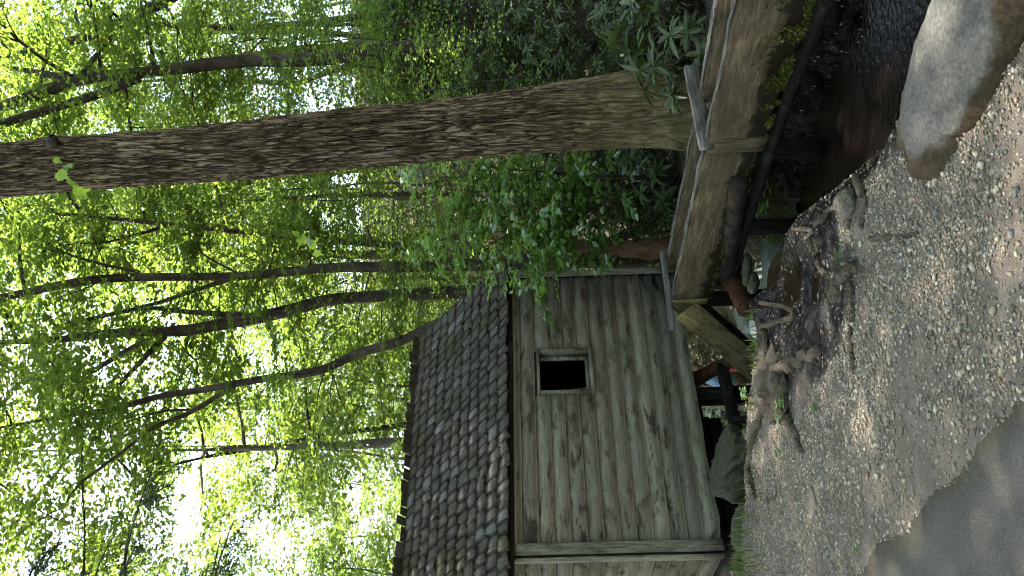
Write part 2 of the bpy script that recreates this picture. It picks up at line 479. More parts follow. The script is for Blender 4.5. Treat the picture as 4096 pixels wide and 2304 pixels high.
def m_stone(name, lo, mid, hi, rim=None, moss=None, wet=False):
    t = MT(name)
    v = t.coord((1, 1, 1), rnd=13)
    n1 = t.noise(v, 55, 5, 0.65); n2 = t.noise(v, 4.0, 5, 0.62, 0.4); n3 = t.noise(v, 180, 2, 0.6)
    c = t.ramp(n1, [(0.3, lo), (0.5, mid), (0.74, hi)])
    c = t.mix(t.math('MULTIPLY', t.ramp(n3, [(0.6, (0, 0, 0)), (0.75, (1, 1, 1))]), 0.3), c, tuple(min(1, x * 1.7) for x in hi))
    if rim is not None:
        a = t.attr(); sx = t.n("SeparateColor"); t.nt.links.new(a.outputs["Color"], sx.inputs[0])
        f = t.math('ADD', sx.outputs[0], t.math('MULTIPLY', t.math('SUBTRACT', n2, 0.5), 1.3))
        f = t.ramp(f, [(0.36, (0, 0, 0)), (0.62, (1, 1, 1))])
        cr = t.mix(t.ramp(n1, [(0.4, (0, 0, 0)), (0.7, (1, 1, 1))]), rim, tuple(x * 1.9 for x in rim))
        c = t.mix(f, c, cr)
    if moss is not None:
        f = t.ramp(n2, [(0.44, (0, 0, 0)), (0.62, (1, 1, 1))])
        c = t.mix(t.math('MULTIPLY', f, 0.7), c, moss)
    return t.principled(c, 0.35 if wet else 0.85, t.bump(t.math('ADD', n1, n2), 0.6, 0.012), 0.3 if wet else 0.08)
S_BOULDER = m_stone("grey_boulder", (0.044, 0.041, 0.036), (0.070, 0.066, 0.057), (0.105, 0.099, 0.087), rim=(0.026, 0.019, 0.010))
S_MOSSY = m_stone("mossy_rock", (0.018, 0.016, 0.011), (0.055, 0.050, 0.034), (0.13, 0.12, 0.085), moss=(0.038, 0.040, 0.012))
S_GREY = m_stone("pale_grey_stone", (0.14, 0.15, 0.135), (0.22, 0.23, 0.21), (0.32, 0.33, 0.30))
S_BROWN = m_stone("brown_stone", (0.055, 0.045, 0.033), (0.10, 0.083, 0.063), (0.17, 0.145, 0.115))
S_CREEK = m_stone("creek_rock", (0.10, 0.115, 0.105), (0.2, 0.22, 0.20), (0.34, 0.36, 0.33), moss=(0.10, 0.11, 0.035), wet=True)

def m_water(name, col, rough=0.04):
    t = MT(name)
    geo = t.n("NewGeometry")
    n = t.noise(geo.outputs["Position"], 9, 3, 0.55)
    return t.principled(col, rough, t.bump(n, 0.12, 0.02), 0.22)
WATER = m_water("dark_water", (0.012, 0.007, 0.004), 0.07)
def m_trickle():
    t = MT("trickling_water")
    geo = t.n("NewGeometry")
    n = t.noise(geo.outputs["Position"], 22, 4, 0.6)
    return t.principled((0.006, 0.004, 0.003), 0.06, t.bump(n, 0.5, 0.03), 0.3)
TRICKLE = m_trickle()
STREAM = m_water("stream_water", (0.05, 0.07, 0.06), 0.08)
def m_plain(name, col, rough=0.8, spec=0.3, ns=30, amt=0.2):
    t = MT(name)
    v = t.coord((1, 1, 1), rnd=5)
    n = t.noise(v, ns, 4, 0.6)
    c = t.mix(n, tuple(x * (1 - amt) for x in col), tuple(min(1, x * (1 + amt)) for x in col))
    return t.principled(c, rough, t.bump(n, 0.3, 0.004), spec)
P_SKIN = m_plain("skin", (0.42, 0.22, 0.15)); P_SHIRT = m_plain("blue_shirt_cloth", (0.27, 0.40, 0.52), 0.9, 0.1, 14, 0.3)
P_PANTS = m_plain("khaki_cloth", (0.20, 0.17, 0.12)); P_CAP = m_plain("white_cap_cloth", (0.7, 0.7, 0.72)); P_RED = m_plain("red_plastic", (0.55, 0.06, 0.03), 0.4)
IRON = m_plain("rusty_iron", (0.03, 0.022, 0.018))
DROP = m_plain("water_drop", (0.75, 0.75, 0.78), 0.1, 0.6)

# ------------------------------------------------------------------ terrain
CH = np.array([(2.7, 1.6, -0.42, 0.5), (1.75, 3.3, -0.46, 0.60), (1.4, 4.4, -0.48, 0.78), (1.05, 5.6, -0.50, 0.60), (0.25, 7.4, -0.85, 0.8), (-0.6, 9.2, -1.45, 1.5),
               (-1.3, 11.5, -2.0, 2.2), (-2.6, 15, -2.45, 3.2), (-6, 22, -2.7, 4.2), (-16, 42, -3.0, 6.0)])
CREST = np.array([(-30, 8.2), (-4, 7.1), (-2.33, 6.62), (-1.14, 6.32), (-0.34, 5.98), (0.1, 6.35), (0.4, 6.7), (0.8, 7.1), (1.5, 7.6), (30, 12)])

def chan(x, y):
    best = np.full(np.shape(x), 1e9); dz = np.zeros(np.shape(x)); hw = np.ones(np.shape(x))
    for a, b in zip(CH[:-1], CH[1:]):
        d = b[:2] - a[:2]
        t = np.clip(((x - a[0]) * d[0] + (y - a[1]) * d[1]) / (d @ d), 0, 1)
        r = np.hypot(x - a[0] - t * d[0], y - a[1] - t * d[1])
        m = r < best
        best = np.where(m, r, best); dz = np.where(m, a[2] + t * (b[2] - a[2]), dz); hw = np.where(m, a[3] + t * (b[3] - a[3]), hw)
    return best, dz, hw

def crest_s(x, y):
    return y - np.interp(x, CREST[:, 0], CREST[:, 1])

def puddle_d(x, y):
    a, b = (x + 0.06), (y - 5.45)
    return np.hypot(a / 0.26, b / 0.60) + 0.75 * (fbm(x * 3 + 9, y * 3 + 4, 77, 3) - 0.5)

def height(x, y):
    x = np.asarray(x, float); y = np.asarray(y, float)
    far = np.maximum(y - 9.0, 0)
    right = sstep(-0.5, 4.0, x + 0.1 * (y - 9))
    base = 0.33 * far * right * sstep(0, 6, far) ** 0.5
    base = np.minimum(base, 10.0 + 0.05 * far)
    left = 1 - right
    base = base + left * (-1.2 * sstep(0, 5, far) + 0.30 * np.minimum(np.maximum(y - 25, 0), 40))
    s = crest_s(x, y)
    under = sstep(-2.9, -1.9, x) * (1 - sstep(-0.2, 0.6, x)) * (1 - sstep(11, 13, y))
    base = base - 0.20 * sstep(0.0, 0.6, s) * (1 - sstep(0.3, 1.2, x)) - 0.95 * sstep(0.9, 2.4, s) * under
    d, dz, hw = chan(x, y)
    k = 1 - sstep(0.55, 1.35, d / hw)
    h = base * (1 - k) + np.minimum(dz, base) * k
    near = (1 - sstep(10, 14, y))
    h = h + (fbm(x * 1.3 + 40, y * 1.3 + 40, 3, 4) - 0.5) * 0.10 * (0.35 + 0.65 * sstep(6, 8, y))
    h = h + (fbm(x * 6 + 10, y * 6 + 10, 9, 3) - 0.5) * 0.035 * near
    h = h - 0.055 * (1 - sstep(0.6, 1.3, puddle_d(x, y)))
    # bank lip with roots along the crest
    h = h + 0.05 * np.exp(-(s / 0.16) ** 2) * sstep(-3.5, -2.0, x) * (1 - sstep(0.2, 0.7, x)) * (0.4 + vnoise(x * 5 + 20, x * 0, 5))
    h = h * sstep(0.3, 2.0, y) + 0 * x
    return h

def ground(px, py, tmax=60.0):
    d = ray(px, py)
    t = 1.0
    prev = 1.0
    while t < tmax:
        P = EYE + d * t
        if P[2] < height(P[0], P[1]):
            a, b = prev, t
            for _ in range(24):
                m = 0.5 * (a + b); P = EYE + d * m
                if P[2] < height(P[0], P[1]): b = m
                else: a = m
            return EYE + d * b
        prev = t; t += 0.03 + 0.01 * t
    return EYE + d * tmax

def path_d(x, y):
    """signed distance into the paved path (positive = on it)"""
    # edge through (-0.41,2.80) (-0.81,3.32) (-1.62,4.37)
    e = (2.80 - 0.02) + (-0.41 - x) * 1.31
    return (e - y) / math.hypot(1, 1.31) + (fbm(x * 5 + 30, y * 5 + 30, 21, 4) - 0.5) * 0.15

def wet_mask(x, y):
    d, dz, hw = chan(x, y)
    w = 1 - sstep(1.05, 1.6, d / hw + 1.1 * (fbm(x * 3.3, y * 3.3 + 7, 15, 4) - 0.5))
    e = np.hypot((x - 0.10) / 0.92, (y - 5.5) / 1.12) + 0.9 * (fbm(x * 4 + 3, y * 4 + 1, 31, 4) - 0.5)
    return np.clip(np.maximum(w, 1 - sstep(0.85, 1.15, e)), 0, 1) * (1 - sstep(11, 13, y))

def grid_axis(lo, hi, step, outs):
    c = np.arange(lo, hi, step)
    return np.concatenate([lo - np.array(outs)[::-1], c, hi + np.array(outs)])
outs = [0.1, 0.25, 0.5, 0.9, 1.5, 2.3, 3.3, 4.5, 6, 8, 10.5, 13.5, 17, 21, 26, 32, 40, 50, 65, 85, 120, 170, 250, 400]
gx = grid_axis(-4.2, 4.2, 0.045, outs)
gy = np.concatenate([[-400, -200, -100, -50, -25, -12, -6, -3, -1, 0.0, 0.6, 1.2], np.arange(1.6, 11.0, 0.045), 11.0 + np.array(outs)])
X, Y = np.meshgrid(gx, gy, indexing='ij')
Z = height(X, Y)
n0, n1 = X.shape
ii, jj = np.meshgrid(np.arange(n0 - 1), np.arange(n1 - 1), indexing='ij')
F = np.stack([ii * n1 + jj, (ii + 1) * n1 + jj, (ii + 1) * n1 + jj + 1, ii * n1 + jj + 1], -1).reshape(-1, 4)
gm = (1 - sstep(-0.1, 0.3, crest_s(X, Y))) * (1 - sstep(9, 11, Y))
colr = np.stack([gm, wet_mask(X, Y), sstep(0.2, 0.6, crest_s(X, Y)) * 0.8], -1).reshape(-1, 3)
g = obj("ground", mesh("ground", np.stack([X, Y, Z], -1).reshape(-1, 3), F, G_GROUND, True, colr))
tag(g, "gravelly earth bank and wooded slope around the mill", "ground", kind="structure")

# paved path in the near corner
px_ = np.arange(-5.0, 1.2, 0.05); py_ = np.concatenate([[-20, -8, -3], np.arange(-1.0, 8.2, 0.05)])
X, Y = np.meshgrid(px_, py_, indexing='ij')
D = path_d(X, Y)
idx = -np.ones(X.shape, int)
keepv = D > -0.08
Zp = height(X, Y) + np.clip(D * 0.22, -0.03, 0.014)
n0, n1 = X.shape
ii, jj = np.meshgrid(np.arange(n0 - 1), np.arange(n1 - 1), indexing='ij')
F = np.stack([ii * n1 + jj, (ii + 1) * n1 + jj, (ii + 1) * n1 + jj + 1, ii * n1 + jj + 1], -1).reshape(-1, 4)
F = F[keepv.reshape(-1)[F].all(1)]
used = np.unique(F); rem = -np.ones(X.size, int); rem[used] = np.arange(len(used))
V = np.stack([X, Y, Zp], -1).reshape(-1, 3)[used]
o = obj("path", mesh("path", V, rem[F], G_PATH, True, np.stack([1 - sstep(0.0, 0.16, D)] * 3, -1).reshape(-1, 3)[used]))
tag(o, "grey paved footpath crossing the near corner beside the gravel", "path", kind="structure")

# puddle and stream
def disc(name, cx, cy, rx, ry, z, mat, n=48, seed=1):
    th = np.linspace(0, 2 * np.pi, n, endpoint=False)
    r = 1 + 0.15 * (vnoise(th / (2 * np.pi) * 8, th * 0, seed, 8, 8) - 0.5)
    V = np.stack([cx + rx * r * np.cos(th), cy + ry * r * np.sin(th), np.full(n, z)], -1)
    V = np.vstack([V, [cx, cy, z]])
    F = np.array([(k, (k + 1) % n, n) for k in range(n)])
    return obj(name, mesh(name, V, F, mat))
hp = height(np.array([0.02, 0.1, -0.1, 0.0]), np.array([5.5, 5.4, 5.6, 5.8])).mean()
tag(disc("puddle", -0.06, 5.45, 0.27, 0.62, hp + 0.002, WATER), "brown puddle lying among the roots on the wet mud", "puddle", kind="structure")
SV, SF, kk = [], [], 0
cp = smooth_path(CH[4:], 60)
for q, t in zip(cp, np.gradient(cp[:, :2], axis=0)):
    nn = nrm(np.array([-t[1], t[0]]))
    for s in np.linspace(-1, 1, 7):
        SV.append((q[0] + nn[0] * s * q[3] * 0.8, q[1] + nn[1] * s * q[3] * 0.8, q[2] + 0.06))
SF = [(i * 7 + k, i * 7 + k + 1, (i + 1) * 7 + k + 1, (i + 1) * 7 + k) for i in range(59) for k in range(6)]
tag(obj("stream", mesh("stream", SV, np.array(SF), STREAM)), "shallow stream running out behind the mill", "stream", kind="structure")

SV = []
cp2 = smooth_path(CH[:5], 40)
for q, t in zip(cp2, np.gradient(cp2[:, :2], axis=0)):
    nn = nrm(np.array([-t[1], t[0]]))
    for s in np.linspace(-1, 1, 7):
        SV.append((q[0] + nn[0] * s * q[3] * 0.75, q[1] + nn[1] * s * q[3] * 0.75, q[2] + 0.035))
SF = [(i * 7 + k, i * 7 + k + 1, (i + 1) * 7 + k + 1, (i + 1) * 7 + k) for i in range(39) for k in range(6)]
tag(obj("trickle", mesh("trickle", SV, np.array(SF), TRICKLE)), "thin dark water trickling through the hollow under the flume", "water", kind="structure")

# ------------------------------------------------------------------ gravel
rng = np.random.default_rng(11)
def stones_mesh(P, S, C, rng):
    """octahedral chips"""
    n = len(P)
    B = np.array([(1, 0, 0), (-1, 0, 0), (0, 1, 0), (0, -1, 0), (0, 0, 1), (0, 0, -1)], float)
    V = np.repeat(B[None], n, 0) * (0.65 + 0.7 * rng.random((n, 6, 1)))
    V = V + rng.normal(0, 0.16, V.shape)
    V[:, :, 0] *= (0.8 + 0.9 * rng.random((n, 1))); V[:, :, 2] *= 0.62
    a = rng.random(n) * 6.283; ca, sa = np.cos(a)[:, None], np.sin(a)[:, None]
    x, y = V[:, :, 0] * ca - V[:, :, 1] * sa, V[:, :, 0] * sa + V[:, :, 1] * ca
    V = np.stack([x, y, V[:, :, 2]], -1) * S[:, None, None] + P[:, None, :]
    T = np.array([(0, 2, 4), (2, 1, 4), (1, 3, 4), (3, 0, 4), (2, 0, 5), (1, 2, 5), (3, 1, 5), (0, 3, 5)])
    F = (T[None] + 6 * np.arange(n)[:, None, None]).reshape(-1, 3)
    return V.reshape(-1, 3), F, np.repeat(C, 6, 0)
N = 255000
x = rng.uniform(-3.4, 1.6, N); y = 2.3 + 5.6 * rng.random(N) ** 1.15
patch = fbm(x * 2.2 + 5, y * 2.2 + 8, 51, 4)
pd = path_d(x, y); cs = crest_s(x, y); wm = wet_mask(x, y)
dens = sstep(0.30, 0.52, patch) * 0.85 + 0.15
dens *= np.where(pd > 0.02, 0.006 + 0.05 * (1 - sstep(.02, .25, pd)), np.where(pd > -0.12, 0.5, 1.0)) * (1 - sstep(-0.15, 0.12, cs)) * (1 - 0.9 * sstep(0.25, 0.8, wm))
ok = rng.random(N) < dens * 0.80
ok &= np.abs(x - 0) < 0.45 * y + 0.35
x, y, patch = x[ok], y[ok], patch[ok]
n = len(x)
S = np.clip(rng.lognormal(math.log(0.0053), 0.45, n), 0.003, 0.02)
S *= np.where(y > 5.2, 0.9, 1.0)
Pz = height(x, y) + S * 0.22
pal = np.array([(0.20, 0.185, 0.155), (0.26, 0.245, 0.21), (0.15, 0.14, 0.12), (0.115, 0.105, 0.09), (0.36, 0.34, 0.30), (0.20, 0.165, 0.13), (0.29, 0.265, 0.21), (0.20, 0.165, 0.14), (0.165, 0.17, 0.165)])
C = pal[rng.integers(0, len(pal), n)] * (0.85 + 0.3 * rng.random((n, 1))) * np.array([1.08, 0.98, 0.84])
V, F, Cc = stones_mesh(np.stack([x, y, Pz], -1), S, C, rng)
o = obj("gravel", mesh("gravel", V, F, G_STONES, False, Cc))
tag(o, "loose pale gravel chips spread over the bank beside the path", "gravel", kind="stuff")

# ------------------------------------------------------------------ rocks
def rock_vf(seed, sub=4, squash=(1, 1, 1), rough=0.22, flat_top=None, freq=1.6):
    bm = bmesh.new()
    bmesh.ops.create_icosphere(bm, subdivisions=sub, radius=1.0)
    V = np.array([v.co[:] for v in bm.verts]); F = np.array([[v.index for v in f.verts] for f in bm.faces])
    bm.free()
    def n3(f, s): return (fbm(V[:, 0] * f + V[:, 2] * 0.7 * f + 31, V[:, 1] * f - V[:, 2] * 0.6 * f + 17, s, 4) - 0.5)
    V = V * (1 + rough * 2 * n3(freq, seed) + rough * 0.5 * n3(freq * 3.1, seed + 9))[:, None]
    if flat_top is not None:
        z = V[:, 2]; V[:, 2] = np.where(z > flat_top, flat_top + (z - flat_top) * 0.22, z)
    return V * np.array(squash), F

def rock(name, loc, size, mat, label, seed, rz=0.0, tilt=(0, 0), rough=0.3, flat=None, sub=4, cat="rock", group=None, rimcol=False):
    V, F = rock_vf(seed, sub, size, rough, flat, 1.6 if rimcol else 2.3)
    col = None
    if rimcol:
        zt = V[:, 2] / V[:, 2].max()
        r = np.hypot(V[:, 0] / size[0], V[:, 1] / size[1])
        col = np.stack([np.clip(1.04 - zt * 1.0 + 0.55 * sstep(0.5, 0.95, r), 0, 1)] * 3, -1)
    o = obj(name, mesh(name, V, F, mat, True, col), None, loc, (tilt[0], tilt[1], rz))
    return tag(o, label, cat, group)

# the big flat boulder by the right edge of the gravel
b0 = at(3760, 330, 3.28)
rock("boulder", (0.80, 3.10, -0.05), (0.57, 0.28, 0.24), S_BOULDER, "large flat-topped grey boulder with brown rim beside the gravel", 5, rad(-52), (rad(10), rad(-3)), 0.25, 0.62, 5, "boulder", rimcol=True)
q = ground(3395, 815); rock("rock", q + (0, 0, 0.01), (0.08, 0.065, 0.06), S_BROWN, "small rounded brown rock beside the boulder at the mud edge", 8)
q = ground(3230, 1985); rock("flat_stone", q + (0, 0, -0.01), (0.16, 0.10, 0.035), S_BROWN, "flat pale stone bedded in the gravel below the mill corner", 12, rad(70), rough=0.12, flat=0.3)
q = ground(3330, 1555); rock("flat_stone", q + (0, 0, -0.01), (0.10, 0.075, 0.03), S_BROWN, "smooth brown stone half buried beside the root knot", 14, rad(20), rough=0.12, flat=0.3)
rock("boulder", tuple(at(2935, 1850, 7.75)), (0.32, 0.30, 0.27), S_MOSSY, "rounded mossy boulder under the near end of the mill", 22, 0.4, (.2, .3), rough=0.5, flat=.45, sub=5, cat="boulder")
rock("rock", tuple(at(2995, 2140, 7.3)), (0.30, 0.24, 0.14), S_MOSSY, "low mossy rock in the grass by the mill corner", 23, 1.0)
rock("rock", tuple(at(3035, 1640, 6.3)), (0.12, 0.09, 0.06), S_MOSSY, "dark rock on the bank edge behind the root knot", 26, 0.2)
for k, (a, b, dpt, s, rz) in enumerate([(2985, 1080, 7.3, (.16, .09, .05), .3), (3010, 1130, 7.2, (.13, .08, .06), .9), (3035, 1290, 6.9, (.15, .10, .09), .5), (2960, 1200, 7.8, (.17, .08, .05), .8), (2940, 1045, 8.0, (.12, .1, .06), .1)]):
    rock("stone_block", tuple(at(a, b, dpt)), s, S_GREY if k in (2, 3) else S_MOSSY,
         ["pale stone wedged beneath the bend of the flume", "squarish stone under the flume next to the puddle", "light grey stone standing at the foot of the chute", "long pale stone lying below the flume end", "small mossy stone deep under the flume"][k], 30 + k, rz, (0.2 * k, 0.15), 0.14, 0.4, 3, "stone")
pr = np.random.default_rng(19)
S_WET = m_stone("wet_black_stone", (0.004, 0.003, 0.0025), (0.011, 0.0085, 0.0065), (0.03, 0.023, 0.018))
for k, (a, b, s) in enumerate([(3180, 120, .12), (3330, 60, .15), (3420, 250, .10), (3250, 330, .13), (3120, 420, .11), (3380, 480, .08), (3200, 560, .10), (3090, 640, .12), (3450, 120, .09), (3150, 260, .08), (3290, 600, .06), (3060, 250, .14)]):
    q = ground(a, b)
    rock("wet_stone", q + (0, 0, s * .15), (s, s * pr.uniform(.6, 1), s * pr.uniform(.35, .6)), S_WET, "dark wet stone in the dripping hollow under the flume", 130 + k, pr.uniform(0, 6), rough=.45, sub=3, cat="stone", group="wet stones in the hollow below the flume")
# rocks in the creek beyond the mill
rr = np.random.default_rng(5)
lab = ["wet grey creek rock behind the mill"]
for k in range(26):
    t = rr.uniform(0.52, 0.84)
    c = smooth_path(CH, 100)[int(t * 99)]
    xx, yy = c[0] + rr.normal(0, c[3] * 0.7), c[1] + rr.normal(0, 1.2)
    yy = max(yy, 10.6)
    s = rr.uniform(0.2, 0.62)
    rock("creek_rock", (xx, yy, float(height(xx, yy)) + s * 0.15), (s, s * rr.uniform(.6, 1), s * rr.uniform(.4, .75)), S_CREEK, "wet grey rock in the creek seen beneath the mill", 50 + k, rr.uniform(0, 6), sub=3, group="wet rocks in the creek beyond the mill")

# ------------------------------------------------------------------ mill
MO = np.array([-2.71, 8.06, -0.09]); MA = math.atan2(0.6, 0.8)
ML, MD, WH = 3.58, 3.2, 2.17
mill = empty("mill", MO, MA, "small weathered board mill with mossy shingle roof and one dark window", "mill")
rng = np.random.default_rng(42)

def board(name, a, b, h, th, mat, out, tilt=0.09, seg=6, ragged=0.003, z0=0.0):
    """a lapped siding board: bottom edge runs a->b (mill coordinates), face towards 'out'"""
    a, b = np.asarray(a, float), np.asarray(b, float)
    L = np.linalg.norm(b - a); d = (b - a) / L; out = np.asarray(out, float)
    V = []
    for i in range(seg + 1):
        x = L * i / seg
        e = rng.normal(0, ragged); w = rng.normal(0, 0.0015)
        V += [(x, 0.018 + w, e), (x, 0.018 + th + w, e), (x, 0.006 + w, h), (x, 0.006 - th * 0.3 + w, h)]
    F = []
    for i in range(seg):
        p, q = i * 4, i * 4 + 4
        F += [(p, q, q + 1, p + 1), (p + 1, q + 1, q + 2, p + 2), (p + 2, q + 2, q + 3, p + 3), (p + 3, q + 3, q, p)]
    F += [(0, 1, 2, 3), tuple(seg * 4 + k for k in (3, 2, 1, 0))]
    o = obj(name, mesh(name, V, np.array(F), mat, False), mill)
    m = Matrix.Identity(4)
    for i in range(3):
        m[i][0], m[i][1], m[i][2], m[i][3] = d[i], out[i], (0, 0, 1)[i], a[i]
    o.matrix_basis = m
    return o

EXP = WH / 13
wx0, wx1 = 1.83, 2.42
for r in range(13):
    z = r * EXP
    hh = EXP + 0.02
    rag = 0.012 if r == 0 else 0.0025
    s = 14 if r == 0 else 6
    if 7 <= r <= 10:
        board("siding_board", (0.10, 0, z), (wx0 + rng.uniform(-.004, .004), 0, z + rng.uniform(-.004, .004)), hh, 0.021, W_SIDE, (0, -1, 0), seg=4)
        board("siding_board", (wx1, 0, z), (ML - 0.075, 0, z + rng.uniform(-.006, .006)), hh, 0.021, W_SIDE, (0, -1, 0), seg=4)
    else:
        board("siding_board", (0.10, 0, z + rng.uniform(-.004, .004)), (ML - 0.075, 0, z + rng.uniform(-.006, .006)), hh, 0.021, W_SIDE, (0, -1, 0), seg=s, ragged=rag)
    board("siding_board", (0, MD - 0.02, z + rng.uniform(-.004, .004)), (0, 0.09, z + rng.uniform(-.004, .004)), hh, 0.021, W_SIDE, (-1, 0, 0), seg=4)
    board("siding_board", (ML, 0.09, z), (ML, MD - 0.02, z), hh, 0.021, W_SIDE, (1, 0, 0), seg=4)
# corner boards
def mbeam(name, a, b, w, h, mat, up=(0, 0, 1), wob=0.002, seg=6, parent=None):
    return beam(name, a, b, w, h, mat, parent or mill, rng, seg, wob, up)
mbeam("corner_board", (0.045, -0.045, -0.01), (0.045, -0.045, WH + 0.05), 0.028, 0.115, W_CORNER, up=(1, 0, 0))
mbeam("corner_board", (-0.045, 0.028, -0.01), (-0.045, 0.028, WH + 0.05), 0.028, 0.115, W_CORNER, up=(0, 1, 0))
mbeam("corner_board", (ML - 0.025, -0.045, -0.01), (ML - 0.025, -0.045, WH + 0.05), 0.028, 0.085, W_CORNER, up=(1, 0, 0))
mbeam("corner_board", (ML + 0.035, 0.032, -0.01), (ML + 0.035, 0.032, WH + 0.05), 0.028, 0.115, W_CORNER, up=(0, 1, 0))
# inner walls, floor and gables
def mbox(name, x0, x1, y0, y1, z0, z1, mat):
    V, F = box_vf(x0, x1, y0, y1, z0, z1)
    return obj(name, mesh(name, V, F, mat, False), mill)
zb, zt = 7 * EXP, 11 * EXP - 0.03
mbox("inner_wall", 0.0, wx0 - .003, 0.006, 0.05, 0.0, WH, W_SHADE)
mbox("inner_wall", wx1 + .003, ML - .003, 0.006, 0.05, 0.0, WH, W_SHADE)
mbox("inner_wall", wx0, wx1, 0.006, 0.05, 0.0, zb, W_SHADE)
mbox("inner_wall", wx0, wx1, 0.006, 0.05, zt, WH, W_SHADE)
mbox("inner_wall", 0.006, 0.05, 0.053, MD, 0.0, WH, W_SHADE)
mbox("inner_wall", ML - 0.05, ML - 0.006, 0.053, MD, 0.0, WH, W_SHADE)
mbox("inner_wall", 0.0, ML, MD - 0.04, MD, 0.0, WH + .02, W_SHADE)
mbox("floor", 0.055, ML - 0.055, 0.06, MD - 0.05, 0.17, 0.20, W_SHADE)
# window: casing of four boards with a deep reveal
wz0, wz1 = zb - 0.005, 11 * EXP - 0.03
win = empty("window"); win.parent = mill
def wb(name, x0, x1, y0, y1, z0, z1, mat=W_CORNER):
    V, F = box_vf(x0, x1, y0, y1, z0, z1)
    V = V + rng.normal(0, 0.0025, V.shape)
    return obj(name, mesh(name, V, F, mat, False), win)
wb("sill", wx0 - .01, wx1 + .02, -0.075, 0.09, wz0 - 0.012, wz0 + 0.028)
wb("head", wx0 - .005, wx1 + .01, -0.068, 0.09, wz1 - 0.03, wz1 + 0.004)
wb("jamb", wx0 - .002, wx0 + .03, -0.06, 0.10, wz0 + 0.03, wz1 - 0.032)
wb("jamb", wx1 - .032, wx1 + .002, -0.06, 0.10, wz0 + 0.03, wz1 - 0.032)
wb("stop", wx1 - .085, wx1 - .035, 0.055, 0.09, wz0 + 0.03, wz1 - 0.032)
wb("stop", wx0 + .032, wx1 - .09, 0.055, 0.09, wz0 + 0.03, wz0 + 0.075)
# roof
EY, EZ, RY, RZ = -0.16, 2.11, 1.60, 3.50
SL = math.hypot(RY - EY, RZ - EZ); RA = math.atan2(RZ - EZ, RY - EY)
RX0, RX1 = -0.30, 3.73
roof = empty("roof"); roof.parent = mill
def slab(name, pts, th, mat, parent):
    P = np.asarray(pts, float); n_ = nrm(np.cross(P[1] - P[0], P[3] - P[0]))
    V = np.vstack([P, P - n_ * th])
    F = np.array([(0, 1, 2, 3), (7, 6, 5, 4), (0, 4, 5, 1), (1, 5, 6, 2), (2, 6, 7, 3), (3, 7, 4, 0)])
    return obj(name, mesh(name, V, F, mat, False), parent)
slab("roof_deck", [(RX0 + .03, EY + .03, EZ), (RX1 - .03, EY + .03, EZ), (RX1 - .03, RY, RZ - .02), (RX0 + .03, RY, RZ - .02)], 0.03, W_DARK, roof)
slab("roof_deck", [(RX1 - .03, 2 * RY - EY, EZ), (RX0 + .03, 2 * RY - EY, EZ), (RX0 + .03, RY + .002, RZ - .02), (RX1 - .03, RY + .002, RZ - .02)], 0.03, W_DARK, roof)
for gx_ in (0.012, ML - 0.012):
    V = np.array([(gx_ - .01, 0, WH), (gx_ - .01, MD, WH), (gx_ - .01, MD / 2, RZ - .1), (gx_ + .01, 0, WH), (gx_ + .01, MD, WH), (gx_ + .01, MD / 2, RZ - .1)])
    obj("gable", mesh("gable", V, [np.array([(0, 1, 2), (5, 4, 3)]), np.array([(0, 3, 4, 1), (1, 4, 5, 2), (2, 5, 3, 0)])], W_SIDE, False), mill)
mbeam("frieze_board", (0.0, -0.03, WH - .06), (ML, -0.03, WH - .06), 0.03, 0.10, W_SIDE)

def shingle_mesh(k, L=0.44):
    r = np.random.default_rng(900 + k)
    nx = 4
    V = []
    butt = r.normal(0, 0.0045, nx + 1) + r.normal(0, 0.026) * np.linspace(-1, 1, nx + 1)
    cup = r.normal(0, 0.004) * (np.linspace(-1, 1, nx + 1) ** 2) + r.normal(0, 0.0025, nx + 1)
    for yi in range(3):
        for i in range(nx + 1):
            x = i / nx - 0.5
            y = [butt[i], 0.20, L][yi]
            z = [0.022 + cup[i] + abs(r.normal(0, .003)), 0.013 + cup[i] * .3, 0.0][yi]
            V.append((x, y, z))
    top = len(V)
    V += [(v[0], v[1], v[2] - [0.026, 0.018, 0.006][j // (nx + 1)]) for j, v in enumerate(V)]
    F = []
    for yi in range(2):
        for i in range(nx):
            a = yi * (nx + 1) + i
            F += [(a, a + 1, a + nx + 2, a + nx + 1)]
    for i in range(nx):
        F += [(i + 1, i, top + i, top + i + 1)]
    for yi in range(2):
        a = yi * (nx + 1); b = a + nx
        F += [(a, a + nx + 1, top + a + nx + 1, top + a), (b + nx + 1, b, top + b, top + b + nx + 1)]
    return mesh("shingle", V, np.array(F), W_SHINGLE, False)
SH = [shingle_mesh(k) for k in range(9)]
NC = 11
ex_ = SL / NC
count = 0
for c in range(NC):
    edges = [RX0]
    while edges[-1] < RX1 - 0.10:
        edges.append(min(RX1, edges[-1] + rng.uniform(0.105, 0.20)))
    edges[-1] = RX1
    for a, b in zip(edges[:-1], edges[1:]):
        s = c * ex_ + rng.normal(0, 0.018)
        lift = 0.040
        y = EY + math.cos(RA) * s - math.sin(RA) * lift
        z = EZ + math.sin(RA) * s + math.cos(RA) * lift
        o = obj("shingle", SH[rng.integers(len(SH))], roof, ((a + b) / 2, y, z), (RA - 0.105 + rng.normal(0, 0.010), rng.normal(0, 0.008), rng.normal(0, 0.014)), ((b - a) + 0.002, 1.0 if c < NC - 1 else 0.5, 1.0))
        count += 1
